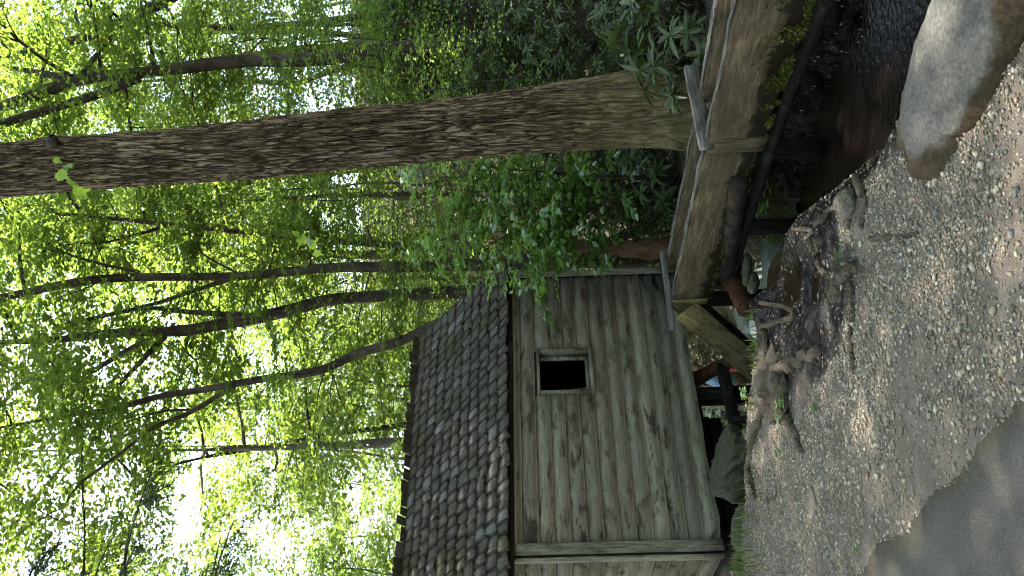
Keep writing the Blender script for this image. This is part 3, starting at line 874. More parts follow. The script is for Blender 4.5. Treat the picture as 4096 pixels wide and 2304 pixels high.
# comb: the far slope's top course stands above the ridge
x = RX0
while x < RX1 - .08 and count < 318:
    w = min(rng.uniform(0.12, 0.21), RX1 - x)
    up = 0.135 + rng.normal(0, 0.022)
    o = obj("comb_shingle", SH[rng.integers(len(SH))], roof, (x + w / 2, RY + 0.02 + math.cos(RA) * (.396 - up), RZ + .02 - math.sin(RA) * (.396 - up)), (RA - 0.02, 0, math.pi), (w - 0.004 - (0.02 if rng.random() < .25 else 0), 0.9, 1))
    o.rotation_euler = (RA - 0.02, 0, math.pi)
    x += w; count += 1
# far slope: nobody sees its pieces
pv, pf, off = [], [], 0
base = [np.array([v.co[:] for v in m_.vertices]) for m_ in SH]
bf = [[tuple(p.vertices) for p in m_.polygons] for m_ in SH]
for c in range(NC - 1):
    x = RX0
    while x < RX1 - .05:
        w = min(rng.uniform(.12, .2), RX1 - x); k = rng.integers(len(SH))
        v = base[k] * np.array([w - .004, 1, 1]); s = c * ex_
        ca, sa = math.cos(RA - .075), math.sin(RA - .075)
        yy, zz = v[:, 1] * ca - v[:, 2] * sa, v[:, 1] * sa + v[:, 2] * ca
        pv.append(np.stack([v[:, 0] + x + w / 2, 2 * RY - (EY + math.cos(RA) * s - math.sin(RA) * .034 + yy), EZ + math.sin(RA) * s + math.cos(RA) * .034 + zz], -1))
        pf += [tuple(i + off for i in f) for f in bf[k]]; off += len(v); x += w
tag(obj("far_shingles", mesh("far_shingles", np.concatenate(pv), np.array(pf), W_SHINGLE, False), roof), kind="stuff")
# substructure
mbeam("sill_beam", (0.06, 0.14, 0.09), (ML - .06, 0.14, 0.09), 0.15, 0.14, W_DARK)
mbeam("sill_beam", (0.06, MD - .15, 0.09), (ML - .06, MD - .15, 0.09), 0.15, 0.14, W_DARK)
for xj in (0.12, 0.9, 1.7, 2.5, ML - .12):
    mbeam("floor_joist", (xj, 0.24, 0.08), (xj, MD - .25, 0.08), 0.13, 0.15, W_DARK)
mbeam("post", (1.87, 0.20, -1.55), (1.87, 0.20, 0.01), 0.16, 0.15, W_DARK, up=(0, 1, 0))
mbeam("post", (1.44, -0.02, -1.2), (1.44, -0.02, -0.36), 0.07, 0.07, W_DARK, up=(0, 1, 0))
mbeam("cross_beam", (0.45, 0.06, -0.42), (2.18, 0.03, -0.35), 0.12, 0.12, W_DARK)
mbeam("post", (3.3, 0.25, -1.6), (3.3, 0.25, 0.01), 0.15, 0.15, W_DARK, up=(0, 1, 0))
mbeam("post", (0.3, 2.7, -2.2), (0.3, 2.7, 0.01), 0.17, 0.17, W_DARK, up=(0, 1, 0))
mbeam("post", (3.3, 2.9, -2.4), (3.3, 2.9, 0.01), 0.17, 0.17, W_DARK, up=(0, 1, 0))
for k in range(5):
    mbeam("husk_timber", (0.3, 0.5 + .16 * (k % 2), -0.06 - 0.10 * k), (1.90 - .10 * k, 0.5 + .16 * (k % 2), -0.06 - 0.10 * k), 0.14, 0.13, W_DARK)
V, F = tube_vf(smooth_path([at(2752, 1535, 9.7), at(2850, 1480, 9.5), at(2950, 1435, 9.3)], 8), np.linspace(.085, .075, 8), 10, rng, .05)
tag(obj("log_brace", mesh("log_brace", V, F, W_RED)), "reddish barkless log leaning under the mill floor", "log")

# ------------------------------------------------------------------ flume
flume = empty("flume", (1.0, 5.8, 0.0), 0, "long wooden water flume with mossy plank sides leading to the mill", "flume")
FI = Matrix.Translation((-1.0, -5.8, 0))
def fbeam(name, a, b, w, h, mat, up=(0, 0, 1), wob=0.004, seg=10):
    o = beam(name, a, b, w, h, mat, flume, rng, seg, wob, up)
    o.matrix_basis = FI @ o.matrix_basis
    return o
J1 = at(2829, 545, 5.75); N1 = J1 + (np.array([1.5, 4.3, .55]) - J1) * 1.45
J2 = at(2813, 600, 5.93); E2 = at(2687, 1195, 8.1)
PR = np.array([0.915, 0.40, 0]) * 0.40
BH = 0.40
dn = np.array([0, 0, -BH / 2])
fbeam("side_board", N1 + dn, J1 + dn, 0.045, BH, W_PLANK)
fbeam("side_board", J2 + dn, E2 + dn, 0.045, BH, W_PLANK)
fbeam("side_board", N1 + dn + PR, J1 + dn + PR, 0.045, BH, W_PLANK)
fbeam("side_board", J2 + dn + PR, E2 + dn + PR + (0.0, 0.05, 0), 0.045, BH, W_PLANK)
dn2 = np.array([0, 0, -BH + .015])
fbeam("bottom_board", N1 + dn2 + PR / 2, J1 + dn2 + PR / 2 - (0, .05, 0), 0.37, 0.035, W_DARK)
fbeam("bottom_board", J2 + dn2 + PR / 2 - (0, .08, 0), E2 + dn2 + PR / 2, 0.37, 0.035, W_DARK)
# worn grey top edges
g1 = np.array([0, 0, 0.004])
for a, b in ((N1, J1), (J2, E2), (N1 + PR, J1 + PR), (J2 + PR, E2 + PR + (0, .05, 0))):
    fbeam("top_edge", a + g1 - (0.011, 0.004, 0), b + g1 - (0.011, 0.004, 0), 0.020, 0.014, W_GREY, wob=0.0045)
    fbeam("top_edge", a + g1 + (0.012, 0.005, 0), b + g1 + (0.012, 0.005, 0), 0.019, 0.014, W_GREY, wob=0.0045)
fbeam("joint_batten", (J1 + J2) / 2 + (-.005, -.012, -.02), (J1 + J2) / 2 + (-.005, -.012, -BH - .03), 0.19, 0.05, W_PLANK, up=(0.915, .4, 0), seg=4)
fbeam("joint_batten", (J1 + J2) / 2 + PR + (-.005, .012, -.02), (J1 + J2) / 2 + PR + (-.005, .012, -BH - .03), 0.19, 0.05, W_PLANK, up=(0.915, .4, 0), seg=4)
C1 = (J1 + J2) / 2
fbeam("cross_plank", C1 - PR * 0.12 + (0, 0, -.005), C1 + PR * 1.75 + (0.0, 0.02, 0.03), 0.05, 0.10, W_GREY, wob=.0015)
fbeam("cross_plank", E2 - PR * 0.75 + (-.03, -.06, 0.03), E2 + PR * 1.25 + (0.02, -.1, 0.06), 0.035, 0.06, W_GREY, wob=.0015)
fbeam("end_post", E2 + (-.02, .06, 0.0), E2 + (-.02, .06, -.36), 0.13, 0.05, W_FLUME, up=(0.9, .4, 0), seg=4)
V, F = tube_vf(smooth_path([N1 + (0.05, 0, -.50), J1 + (0.1, 0, -.52), E2 + (.12, .0, -.56)], 20), 0.05 * (1 + .3 * (rng.random(20) - .5)), 12, rng, .18)
o = obj("support_log", mesh("support_log", V, F, W_DARK), flume); o.matrix_basis = FI
for t_, zz in ((0.18, -.75), (0.62, -.8)):
    p = J1 + (E2 - J1) * t_
    fbeam("support_post", p + PR * .5 + (0, 0, -BH - .01), p + PR * .5 + (0, 0, zz - .3), 0.14, 0.14, W_DARK, up=(0, 1, 0), seg=4)
p = N1 + (J1 - N1) * .35
fbeam("support_post", p + PR * .5 + (0, 0, -BH - .01), p + PR * .5 + (0, 0, -1.2), 0.14, 0.14, W_DARK, up=(0, 1, 0), seg=4)
# water in the trough
wv = np.array([N1 + dn2 + PR * .06, N1 + dn2 + PR * .94, J1 + dn2 + PR * .94, J1 + dn2 + PR * .06, E2 + dn2 + PR * .06, E2 + dn2 + PR * .94]) + (0, 0, .09)
o = obj("flume_water", mesh("flume_water", wv, np.array([(0, 1, 2, 3), (3, 2, 5, 4)]), WATER, False), flume); o.matrix_basis = FI
# chute falling from the flume's end to the wheel pit
chute = empty("chute", E2 + (0, .1, -.3), 0, "short mossy plank chute slanting down from the flume end", "chute")
CI = Matrix.Translation(-(Vector(E2) + Vector((0, .1, -.3))))
ca_, cb_ = at(2745, 1240, 8.2), at(3075, 1520, 8.75)
cd = nrm(cb_ - ca_); cw = np.array([.45, .89, 0]) * 0.30
cup = nrm(np.cross(cw, cd)); cup = cup if cup[2] > 0 else -cup
for w_ in (0, 1):
    o = beam("side_board", ca_ + cw * w_, cb_ + cw * w_, 0.045, 0.27, W_FLUME, chute, rng, 8, .004, up=cup); o.matrix_basis = CI @ o.matrix_basis
o = beam("bottom_board", ca_ + cw * .5 - cup * .11, cb_ + cw * .5 - cup * .11, 0.26, 0.035, W_DARK, chute, rng, 8, .004, up=cup); o.matrix_basis = CI @ o.matrix_basis
# rotten logs and timbers lying below the flume
for nm, pts, r_, mt, lb in (
        ("rotten_log", [at(2905, 1090, 8.0), at(2955, 1165, 7.8), at(2985, 1235, 7.6)], .10, W_RED, "orange-brown rotten log beneath the flume end"),
        ("log", [at(2960, 700, 6.2), at(2925, 950, 7.1), at(2900, 1090, 7.7)], .08, W_DARK, "black wet log lying along the bank below the flume")):
    P = smooth_path(pts, 10)
    V, F = tube_vf(P, np.full(10, r_), 12, rng, .06)
    n_ = len(V); V = np.vstack([V, P[:1], P[-1:]])
    caps = np.array([((k + 1) % 12, k, n_) for k in range(12)] + [(n_ - 12 + k, n_ - 12 + (k + 1) % 12, n_ + 1) for k in range(12)])
    tag(obj(nm, mesh(nm, V, [F, caps], mt)), lb, "log")

# ------------------------------------------------------------------ roots
def root(pts, r0, r1, label, lift=0.3, name="exposed_root", knots=0.12):
    r0, r1, lift = r0 * .82, r1 * .72, lift * .55
    r = np.random.default_rng(int(sum(p[0] + p[1] for p in pts)))
    G = np.array([ground(*p) for p in pts])
    P = smooth_path(G, max(14, 7 * len(pts)))
    n_ = len(P)
    R_ = np.linspace(r0, r1, n_) * (1 + r.normal(0, knots, n_))
    R_[0] *= 0.5; R_[-1] *= 0.3
    P[:, 2] = height(P[:, 0], P[:, 1]) + R_ * (lift + 0.5 * (vnoise(np.arange(n_) * .35, np.zeros(n_), 3) - .5))
    P[:, :2] += r.normal(0, r0 * .25, (n_, 2))
    P[0, 2] -= r0; P[-1, 2] -= r1 * 1.5
    V, F = tube_vf(P, R_, 11, r, .15)
    return tag(obj(name, mesh(name, V, F, B_ROOT)), label, "root")
root([(3060, 1500), (3130, 1470), (3200, 1440), (3285, 1400)], .055, .045, "thick grey root reaching from the knot into the puddle mud", .75)
root([(3140, 1610), (3170, 1690), (3200, 1760), (3215, 1800)], .05, .03, "tapering root running from the knot towards the pale flat stone", .5)
root([(3050, 1640), (3020, 1740), (2998, 1850), (3012, 1930), (3022, 1990)], .035, .03, "long twisted root along the bank lip before the mossy boulder", .6)
root([(3070, 1400), (3055, 1310), (3045, 1210), (3010, 1120), (2985, 1060)], .03, .02, "slim root edging the bank between puddle and flume", .6)
root([(3440, 700), (3462, 780), (3455, 860), (3452, 920)], .028, .018, "dark root dropping beside the boulder's end", .6)
root([(3480, 955), (3560, 948), (3620, 946), (3700, 915)], .018, .012, "thin root crossing the gravel below the boulder", .1)
root([(3392, 1080), (3412, 1180), (3413, 1260), (3407, 1350), (3410, 1420), (3420, 1480)], .030, .022, "long mossy root lying across the middle of the gravel", .15)
root([(3335, 1190), (3350, 1140), (3380, 1090), (3430, 1070)], .045, .035, "humped root with a hollow beside the long mossy root", .2)
root([(3260, 900), (3300, 870), (3330, 830), (3390, 860), (3400, 920)], .024, .014, "curling root looped beneath the small rounded rock", .8)
root([(3290, 960), (3270, 1010), (3280, 1060), (3310, 1090)], .03, .016, "short forked root at the upper edge of the gravel", .6)
root([(3130, 690), (3160, 760), (3210, 800), (3280, 830)], .035, .02, "wet black root arching over the mud near the flume", .8)
root([(3060, 850), (3130, 890), (3180, 910), (3230, 960)], .025, .014, "wet root sunk in the dark mud beside the puddle", .5)
root([(3520, 1020), (3470, 1090), (3440, 1120)], .016, .010, "little root loop on the reddish soil by the gravel", .4)
root([(3060, 2010), (3100, 1990), (3110, 1960)], .018, .010, "short root poking out by the grass under the mill corner", .5)
# the knot
q = ground(3120, 1560)
V, F = rock_vf(88, 5, (0.24, 0.22, 0.10), 0.5, None, 3.2)
tag(obj("root_knot", mesh("root_knot", V, F, B_ROOT), None, q + (0, .05, 0.02), (0, 0, .4)), "gnarled knot of tree roots on the bank before the posts", "root")

# ------------------------------------------------------------------ foliage tools
def leaf_geo(B, D, Nn, S, ratio=0.5, oval=False, fold=0.10, droop=0.12, col=None, rng=None):
    """quads (kite) or two-quad ovals; returns V,F,C"""
    D = nrm(D); Wd = nrm(np.cross(Nn, D)); Nn = np.cross(D, Wd)
    n_ = len(B); S = S[:, None]
    if col is None: col = rng.random(n_)
    if not oval:
        v0 = B; v2 = B + D * S - Nn * S * droop
        v1 = B + D * S * .45 + Wd * S * ratio * .5 + Nn * S * fold; v3 = B + D * S * .45 - Wd * S * ratio * .5 + Nn * S * fold
        V = np.stack([v0, v1, v2, v3], 1).reshape(-1, 3)
        F = (np.arange(4)[None] + 4 * np.arange(n_)[:, None])
        C = np.repeat(col, 4)
    else:
        v0 = B; v5 = B + D * S - Nn * S * droop
        a = B + D * S * .30; b = B + D * S * .68 - Nn * S * droop * .4
        w = Wd * S * ratio * .5; fo = Nn * S * fold
        V = np.stack([v0, a + w + fo, b + w * .85 + fo, v5, b - w * .85 + fo, a - w + fo], 1).reshape(-1, 3)
        k = 6 * np.arange(n_)[:, None]
        F = np.concatenate([np.array([[0, 1, 2, 3]]) + k, np.array([[0, 3, 4, 5]]) + k])
        C = np.repeat(col, 6)
    return V, F, np.stack([C] * 3, -1)

def sprays(rng, O, D, L, k, leaf, droop=0.25, tilt=0.38, clump=None):
    """flat leafy sprays: origins O, directions D (n,3), lengths L (n,)"""
    n_ = len(O); D = nrm(D)
    side = nrm(np.cross(D, np.array([0, 0, 1.0])) + 1e-6)
    t = np.linspace(0.12, 1.0, k)[None, :] + rng.normal(0, .03, (n_, k))
    sg = np.where(np.arange(k) % 2 == 0, 1.0, -1.0)[None, :]
    P = O[:, None] + D[:, None] * (L[:, None] * t)[..., None]
    P[..., 2] -= droop * L[:, None] * t ** 2
    P = P + rng.normal(0, 0.025, P.shape) * L[:, None, None]
    ld = D[:, None] * (0.55 + .3 * rng.random((n_, k, 1))) + side[:, None] * sg[..., None] * (0.75 + .3 * rng.random((n_, k, 1))) + rng.normal(0, .18, (n_, k, 3))
    ld[..., 2] -= 0.18
    Nn = np.array([0, 0, 1.0]) + rng.normal(0, tilt, (n_, k, 3))
    S = leaf * (0.65 + .6 * rng.random((n_, k)))
    c = np.clip((clump if clump is not None else rng.random(n_))[:, None] * .6 + .4 * rng.random((n_, k)), 0, 1)
    return P.reshape(-1, 3), ld.reshape(-1, 3), Nn.reshape(-1, 3), S.ravel(), c.ravel()

def limb(rng, p0, az, length, up, r, n=7, droop=0.25, wig=0.06):
    t = np.linspace(0, 1, n)
    d = np.array([math.cos(az), math.sin(az), 0])
    P = p0 + d * (length * t)[:, None] * math.cos(up) + np.array([0, 0, 1.0]) * (length * (math.sin(up) * t - droop * t ** 2))[:, None]
    w = np.cumsum(rng.normal(0, wig * length / n * 1.6, (n, 3)), 0); w[0] = 0
    return P + w, r * (1 - 0.85 * t)

class Wood:
    """collects limbs and the leaf sprays along them"""
    def __init__(s, seed): s.clump = True; s.ns = (6, 5); s.r = np.random.default_rng(seed); s.t = []; s.O = []; s.D = []; s.L = []
    def stem(s, P, R, n=8): s.t.append(tube_vf(P, R, n, s.r, .03))
    def leafy(s, P, n, lo=0.3, spread=0.25, L=(0.5, 0.9), out=None, flat=0.25):
        r = s.r
        nc = max(1, n // 5) if s.clump else n
        t = (lo + (1 - lo) * r.random(nc) ** 0.8)[r.integers(0, nc, n)]
        i = t * (len(P) - 1); a = np.clip(i.astype(int), 0, len(P) - 2); f = (i - a)[:, None]
        o = P[a] * (1 - f) + P[a + 1] * f + r.normal(0, spread * .6, (n, 3)) * np.array([1, 1, .45])
        d = r.normal(0, 1, (n, 3)); d[:, 2] *= flat
        dd = nrm(P[-1] - P[0]) * 0.7
        s.O.append(o); s.D.append(d + dd); s.L.append(r.uniform(*L, n))
    def branch(s, p0, az, length, up, r, nl, sub=3, droop=.2, L=(.5, .9), spread=.25):
        P, R = limb(s.r, p0, az, length, up, r, droop=droop)
        s.t.append(tube_vf(P, np.maximum(R, .004), s.ns[0]))
        s.leafy(P, nl, .3, spread, L)
        for k in range(sub):
            i = s.r.integers(2, len(P) - 1)
            Q, R2 = limb(s.r, P[i], az + s.r.choice([-1, 1]) * s.r.uniform(.5, 1.1), length * s.r.uniform(.35, .6), up * .5 + s.r.normal(0, .15), R[i] * .6, droop=droop)
            s.t.append(tube_vf(Q, np.maximum(R2, .003), s.ns[1]))
            s.leafy(Q, max(2, nl // 2), .15, spread, L)
        return P
    def wood_mesh(s, name, mat): V, F = merge(s.t); return mesh(name, V, F, mat)
    def leaf_mesh(s, name, mat, k, leaf, ratio=.55, oval=False, droop=.25, tilt=.38):
        O = np.concatenate(s.O); D = np.concatenate(s.D); L = np.concatenate(s.L)
        cl = fbm(O[:, 0] * .9 + 50, O[:, 2] * 1.3 + 50 + O[:, 1] * .5, 5, 3); cl = np.clip((cl - .25) * 2, 0, 1)
        B, Dd, Nn, S, c = sprays(s.r, O, D, L, k, leaf, droop, tilt, cl)
        V, F, C = leaf_geo(B, Dd, Nn, S, ratio, oval, col=c, rng=s.r)
        return mesh(name, V, F, mat, False, C)

def trunk_path(pts, depth, base_extra=True):
    """image points (x, y_centre, width) from top to bottom -> world axis and radii at one distance"""
    P = np.array([at(a, b, depth) for a, b, w in pts]); R_ = np.array([w / 2 * depth / FOC for a, b, w in pts])
    if base_extra:
        e = P[-1].copy(); d = nrm(P[-1] - P[-2])
        zg = float(height(e[0], e[1])) - .15
        if e[2] > zg:
            e2 = e + d * ((e[2] - zg) / max(-d[2], .3)); e2[2] = zg
            P = np.vstack([P, e2]); R_ = np.append(R_, R_[-1] * 1.12)
    return P[::-1], R_[::-1]

# ------------------------------------------------------------------ the big tree by the flume
D1 = 8.0
ax1 = [(0, 685, 202), (200, 662, 205), (600, 633, 205), (1000, 602, 221), (1400, 555, 224), (1700, 529, 226), (2000, 494, 236), (2300, 461, 268), (2500, 440, 292), (2620, 428, 318), (2720, 420, 352), (2800, 414, 400)]
P1 = np.array([at(a, b, D1) for a, b, w in ax1])[::-1]; R1 = np.array([w / 2 * D1 / FOC for a, b, w in ax1])[::-1]
topd = nrm(P1[-1] - P1[-3])
P1 = np.vstack([P1[0] + (0, 0, -.35), P1, P1[-1] + topd * 2.5, P1[-1] + topd * 5.5 + (.2, .1, 0), P1[-1] + topd * 8.5])
R1 = np.concatenate([[R1[0] * 1.15], R1, [.23, .17, .06]])
path = smooth_path(np.hstack([P1, R1[:, None]]), 2400)
arc = np.concatenate([[0], np.cumsum(np.linalg.norm(np.diff(path[:, :3], axis=0), axis=1))])
sv = np.concatenate([np.arange(0, 8.4, 0.026), np.arange(8.5, arc[-1], 0.25)])
Q = np.stack([np.interp(sv, arc, path[:, k]) for k in range(4)], -1)
na = 310
th = np.linspace(0, 1, na, endpoint=False)
TH, SV_ = np.meshgrid(th, sv, indexing='xy')
wx = vnoise(TH * 10, SV_ * 2.2, 71, 10, 64)
wx2 = vnoise(TH * 30, SV_ * 6.0, 76, 30, 128)
f1 = np.abs(vnoise(TH * 76 + 2.6 * wx + .8 * wx2, SV_ * 4.2 + 1.2 * wx, 72, 76, 128) - .5) * 2
f2 = np.abs(vnoise(TH * 128 + 1.8 * wx, SV_ * 10.0 + wx2, 73, 128, 128) - .5) * 2
f3 = vnoise(TH * 120, SV_ * 22, 74, 120, 256)
rid = np.clip(f1 * 2.3, 0, 1) * .68 + np.clip(f2 * 2.2, 0, 1) * .32
zz_ = Q[:, 2][:, None]
fl = (1 - sstep(0.0, 1.3, zz_))
lob = fl ** 1.5 * (0.10 * np.cos(2 * np.pi * (TH * 5 + .13)) + 0.08 * np.cos(2 * np.pi * (TH * 3 + .4)))
smo = 1 - 0.45 * fl
rr_ = Q[:, 3][:, None] * (1 + lob) + (rid - .6) * 0.042 * smo + (f3 - .5) * .008 + (vnoise(TH * 5, SV_ * .9, 75, 5, 64) - .5) * .03
Tt = nrm(np.gradient(Q[:, :3], axis=0))
A_ = nrm(np.array([1.0, 0, 0]) - Tt * Tt[:, :1]); B_ = np.cross(Tt, A_)
ang = 2 * np.pi * th
V = Q[:, None, :3] + (A_[:, None] * np.cos(ang)[None, :, None] + B_[:, None] * np.sin(ang)[None, :, None]) * rr_[..., None]
k = np.arange(na); i = np.arange(len(sv) - 1)[:, None]
F = np.stack([i * na + k, i * na + (k + 1) % na, (i + 1) * na + (k + 1) % na, (i + 1) * na + k], -1).reshape(-1, 4)
mossm = np.clip((1 - sstep(.3, 2.3, zz_)) * np.ones_like(TH), 0, 1)
C = np.stack([np.clip((rid - .15) / .6, 0, 1), mossm, mossm * 0], -1).reshape(-1, 3)
big = empty("oak_tree", P1[1], 0, "massive tree with deeply furrowed bark and mossy foot behind the flume", "tree")
BI = Matrix.Translation(-Vector(P1[1]))
o = obj("trunk", mesh("trunk", V.reshape(-1, 3), F, B_BIG, True, C), big); o.matrix_basis = BI
w = Wood(101)
for kz in range(13):
    f = kz / 12
    s = arc[-1] * (.60 + .39 * f)
    p = np.array([np.interp(s, arc, path[:, j]) for j in range(3)])
    w.branch(p, kz * 2.4 + w.r.normal(0, .3), 4.6 * (1 - .45 * f), .35 + .5 * f, .07 * (1.1 - f), 34, 4, L=(.6, 1.1), spread=.45)
o = obj("limbs", w.wood_mesh("limbs", B_DARK), big); o.matrix_basis = BI
o = obj("crown", w.leaf_mesh("crown", L_FAR, 12, .13, .6), big); o.matrix_basis = BI
# broken stub on the trunk
V, F = tube_vf(smooth_path([at(215, 600, 7.9), at(212, 560, 7.75), at(205, 543, 7.7)], 8), np.array([.10, .08, .07, .06, .055, .05, .045, .02]), 8, w.r, .1)
o = obj("stub", mesh("stub", V, F, B_DARK), big); o.matrix_basis = BI

# ------------------------------------------------------------------ trees picked out behind the mill
def named_tree(seed, depth, trunk, limbs, label, mat=B_DARK, leaf=.135, up_z=10.0, n_up=8, up_len=4.2, nl=19, low=13, k=11, name="slender_tree", dens=1.0, upn=30, lmat=L_FAR, top=15.0):
    w = Wood(seed)
    P, R_ = trunk_path(trunk, depth)
    d = nrm(P[-1] - P[-3]); ext = max(0.0, (top - P[-1][2])) / max(d[2], .5)
    Pt = np.vstack([P, P[-1] + d * ext * .5 + w.r.normal(0, .15, 3), P[-1] + d * ext + w.r.normal(0, .3, 3)])
    Rt = np.concatenate([R_, [R_[-1] * .7, R_[-1] * .25]])
    S_ = smooth_path(np.hstack([Pt, Rt[:, None]]), 60)
    root_ = empty(name, (P[0][0], P[0][1], P[0][2]), 0, label, "tree")
    I_ = Matrix.Translation(-Vector(P[0]))
    w.stem(S_[:, :3], S_[:, 3], 10)
    for pts in limbs:
        LP = np.array([at(a, b, depth + (dd if len(rest) == 0 else rest[0])) for a, b, wd, dd, *rest in pts])
        LR = np.array([q[2] / 2 * depth / FOC for q in pts])
        L_ = smooth_path(np.hstack([LP, LR[:, None]]), 14)
        w.stem(L_[:, :3], L_[:, 3], 7)
        w.leafy(L_[:, :3], nl, .35, .35, (.5, .9))
        for j in range(3):
            i_ = w.r.integers(5, 14)
            w.branch(L_[i_, :3], w.r.uniform(0, 6.28), w.r.uniform(.7, 1.5), .3, .012, max(3, nl // 3), 1)
    zs = S_[:, 2]
    for j in range(low):      # thin side branches on the visible stem
        i_ = np.argmin(abs(zs - w.r.uniform(4.0, 10.0)))
        w.branch(S_[i_, :3], w.r.uniform(0, 6.28), w.r.uniform(.8, 2.2), w.r.uniform(0, .5), .014, int(9 * dens), 2)
    for j in range(n_up):     # the crown overhead
        f = j / max(1, n_up - 1)
        i_ = np.argmin(abs(zs - (up_z + (top - up_z) * f)))
        w.branch(S_[i_, :3], j * 2.4 + w.r.normal(0, .4), up_len * (1 - .4 * f), .3 + .4 * f, .04, upn, 4, L=(.55, 1.0), spread=.4)
    o = obj("trunk", w.wood_mesh("trunk", mat), root_); o.matrix_basis = I_
    o = obj("crown", w.leaf_mesh("crown", lmat, k, leaf, .6), root_); o.matrix_basis = I_
    return root_

named_tree(201, 15.5, [(0, 428, 48), (298, 323, 50), (559, 292, 46), (807, 261, 52), (994, 242, 54), (1273, 236, 56), (1600, 192, 58), (1850, 170, 62)],
           [[(560, 310, 40, 0), (373, 385, 36, -.3), (124, 460, 34, -.6), (0, 497, 30, -.8)], [(298, 315, 34, 0), (186, 298, 30, .2), (31, 270, 26, .4)], [(320, 310, 22, 0), (390, 215, 18, .2), (460, 137, 14, .4)], [(400, 300, 14, 0), (391, 155, 11, -.4), (360, 0, 8, -.8)]],
           "dark forked tree with leaning trunk on the slope past the big tree", low=14, up_z=9.0)
named_tree(202, 17.5, [(0, 232, 34), (180, 190, 36), (373, 137, 38), (620, 25, 42), (800, -60, 44), (1100, -120, 48)],
           [[(450, 105, 18, 0), (440, 40, 12, -.3), (480, -40, 9, -.6)]], "dark trunk leaning in from the edge above the slope", low=10, up_z=9.0)
named_tree(203, 14.0, [(0, 1191, 30), (310, 1129, 36), (528, 1110, 34), (950, 1104, 34), (1304, 1073, 38), (1600, 1067, 46), (1720, 1064, 48)],
           [[(930, 1112, 20, 0), (745, 1173, 18, .3), (590, 1222, 16, .5), (248, 1297, 10, .9)], [(955, 1095, 10, 0), (850, 1040, 8, -.2), (757, 977, 6, -.4)], [(560, 1088, 14, 0), (373, 1048, 11, -.3), (248, 1005, 8, -.6), (130, 940, 5, -.9)]],
           "straight slender dark tree between the big trunk and the mill roof", low=16, up_z=10.8, n_up=8, upn=24)
named_tree(204, 14.5, [(137, 1365, 22), (335, 1346, 34), (528, 1328, 40), (745, 1322, 46), (919, 1290, 50), (1056, 1266, 50), (1230, 1222, 50), (1335, 1197, 48), (1600, 1179, 50), (1780, 1172, 54)],
           [[(1000, 1262, 24, 0), (745, 1247, 22, .3), (559, 1235, 18, .4), (248, 1309, 10, .6)], [(660, 1345, 26, 0), (560, 1450, 20, -.4), (472, 1551, 14, -.7), (490, 1605, 8, -.8)], [(580, 1365, 26, 0), (435, 1446, 22, .3), (280, 1545, 14, .6), (215, 1600, 8, .8)], [(760, 1340, 10, 0), (745, 1400, 8, .2), (790, 1450, 5, .3)]],
           "crooked dark tree with bent trunk and spreading limbs behind the roof", nl=11, low=9, up_z=11.4, n_up=7, upn=22)
named_tree(205, 13.0, [(93, 1694, 10), (311, 1657, 16), (466, 1632, 22), (652, 1583, 26), (838, 1555, 28), (1025, 1520, 30), (1273, 1483, 34), (1429, 1415, 36), (1600, 1365, 38), (1780, 1280, 40)],
           [[(944, 1539, 22, 0), (758, 1651, 20, -.3), (621, 1705, 17, -.5), (500, 1800, 12, -.7), (310, 1944, 8, -.9), (230, 2081, 4, -1.1)], [(780, 1640, 12, 0), (650, 1645, 10, -.2), (500, 1690, 6, -.4)]],
           "thin arching tree leaning over the mill roof ridge", nl=16, low=12, up_z=11.0, n_up=7, upn=22, top=14)
named_tree(206, 17.0, [(800, 1800, 14), (1292, 1783, 32), (1600, 1770, 42), (1900, 1760, 46)], [], "pale grey trunk rising behind the mill's comb", mat=B_PALE, low=8, up_z=8.0)
named_tree(207, 18.0, [(700, 1850, 8), (1000, 1800, 12), (1304, 1742, 18), (1600, 1702, 22), (1900, 1660, 24)], [], "thin sapling stem slanting behind the mill's comb", mat=B_DARK, low=10, up_z=7.0, n_up=6, top=11)
named_tree(208, 16.0, [(300, 860, 16), (700, 900, 20), (1300, 960, 26), (1700, 990, 30)], [[(1300, 960, 12, 0), (1100, 1010, 8, .3), (900, 1080, 5, .5)]], "thin stem in the green gap next to the big trunk", mat=B_DARK, low=16, up_z=8.0, top=12)
named_tree(209, 21.0, [(500, 90, 20), (1000, 110, 26), (1500, 60, 30), (1750, 30, 32)], [], "thin trunk on the dark slope at the picture's edge", mat=B_DARK, low=14, up_z=7.0, top=13)

# ------------------------------------------------------------------ wood behind: four grown trees, copied
def grown(seed, H, r0, lo, spread, nlimb, nl, leaf, mat, k=10, wig=.25, sub=3):
    w = Wood(seed); w.ns = (4, 3)
    n_ = 12
    z = np.linspace(-.3, H, n_); c = np.cumsum(w.r.normal(0, wig, (n_, 2)), 0) * .5; c -= c[0]
    P = np.stack([c[:, 0], c[:, 1], z], -1); R_ = r0 * (1.1 - np.linspace(0, 1, n_) ** .9); R_ = np.maximum(R_, .012)
    S_ = smooth_path(np.hstack([P, R_[:, None]]), 40)
    w.stem(S_[:, :3], S_[:, 3], 8)
    for j in range(nlimb):
        f = (j + w.r.random()) / nlimb
        zz = lo + (H - lo) * f
        i_ = np.argmin(abs(S_[:, 2] - zz))
        ln = spread * (1 - .65 * f ** 1.5) * w.r.uniform(.7, 1.15)
        w.branch(S_[i_, :3], j * 2.4 + w.r.normal(0, .4), ln, .15 + .5 * f, max(.009, S_[i_, 3] * .28), nl, sub, L=(.5, 1.0), spread=.3 + .05 * spread)
    return w.wood_mesh("trunk", mat), w.leaf_mesh("crown", L_FAR, k, leaf, .6)
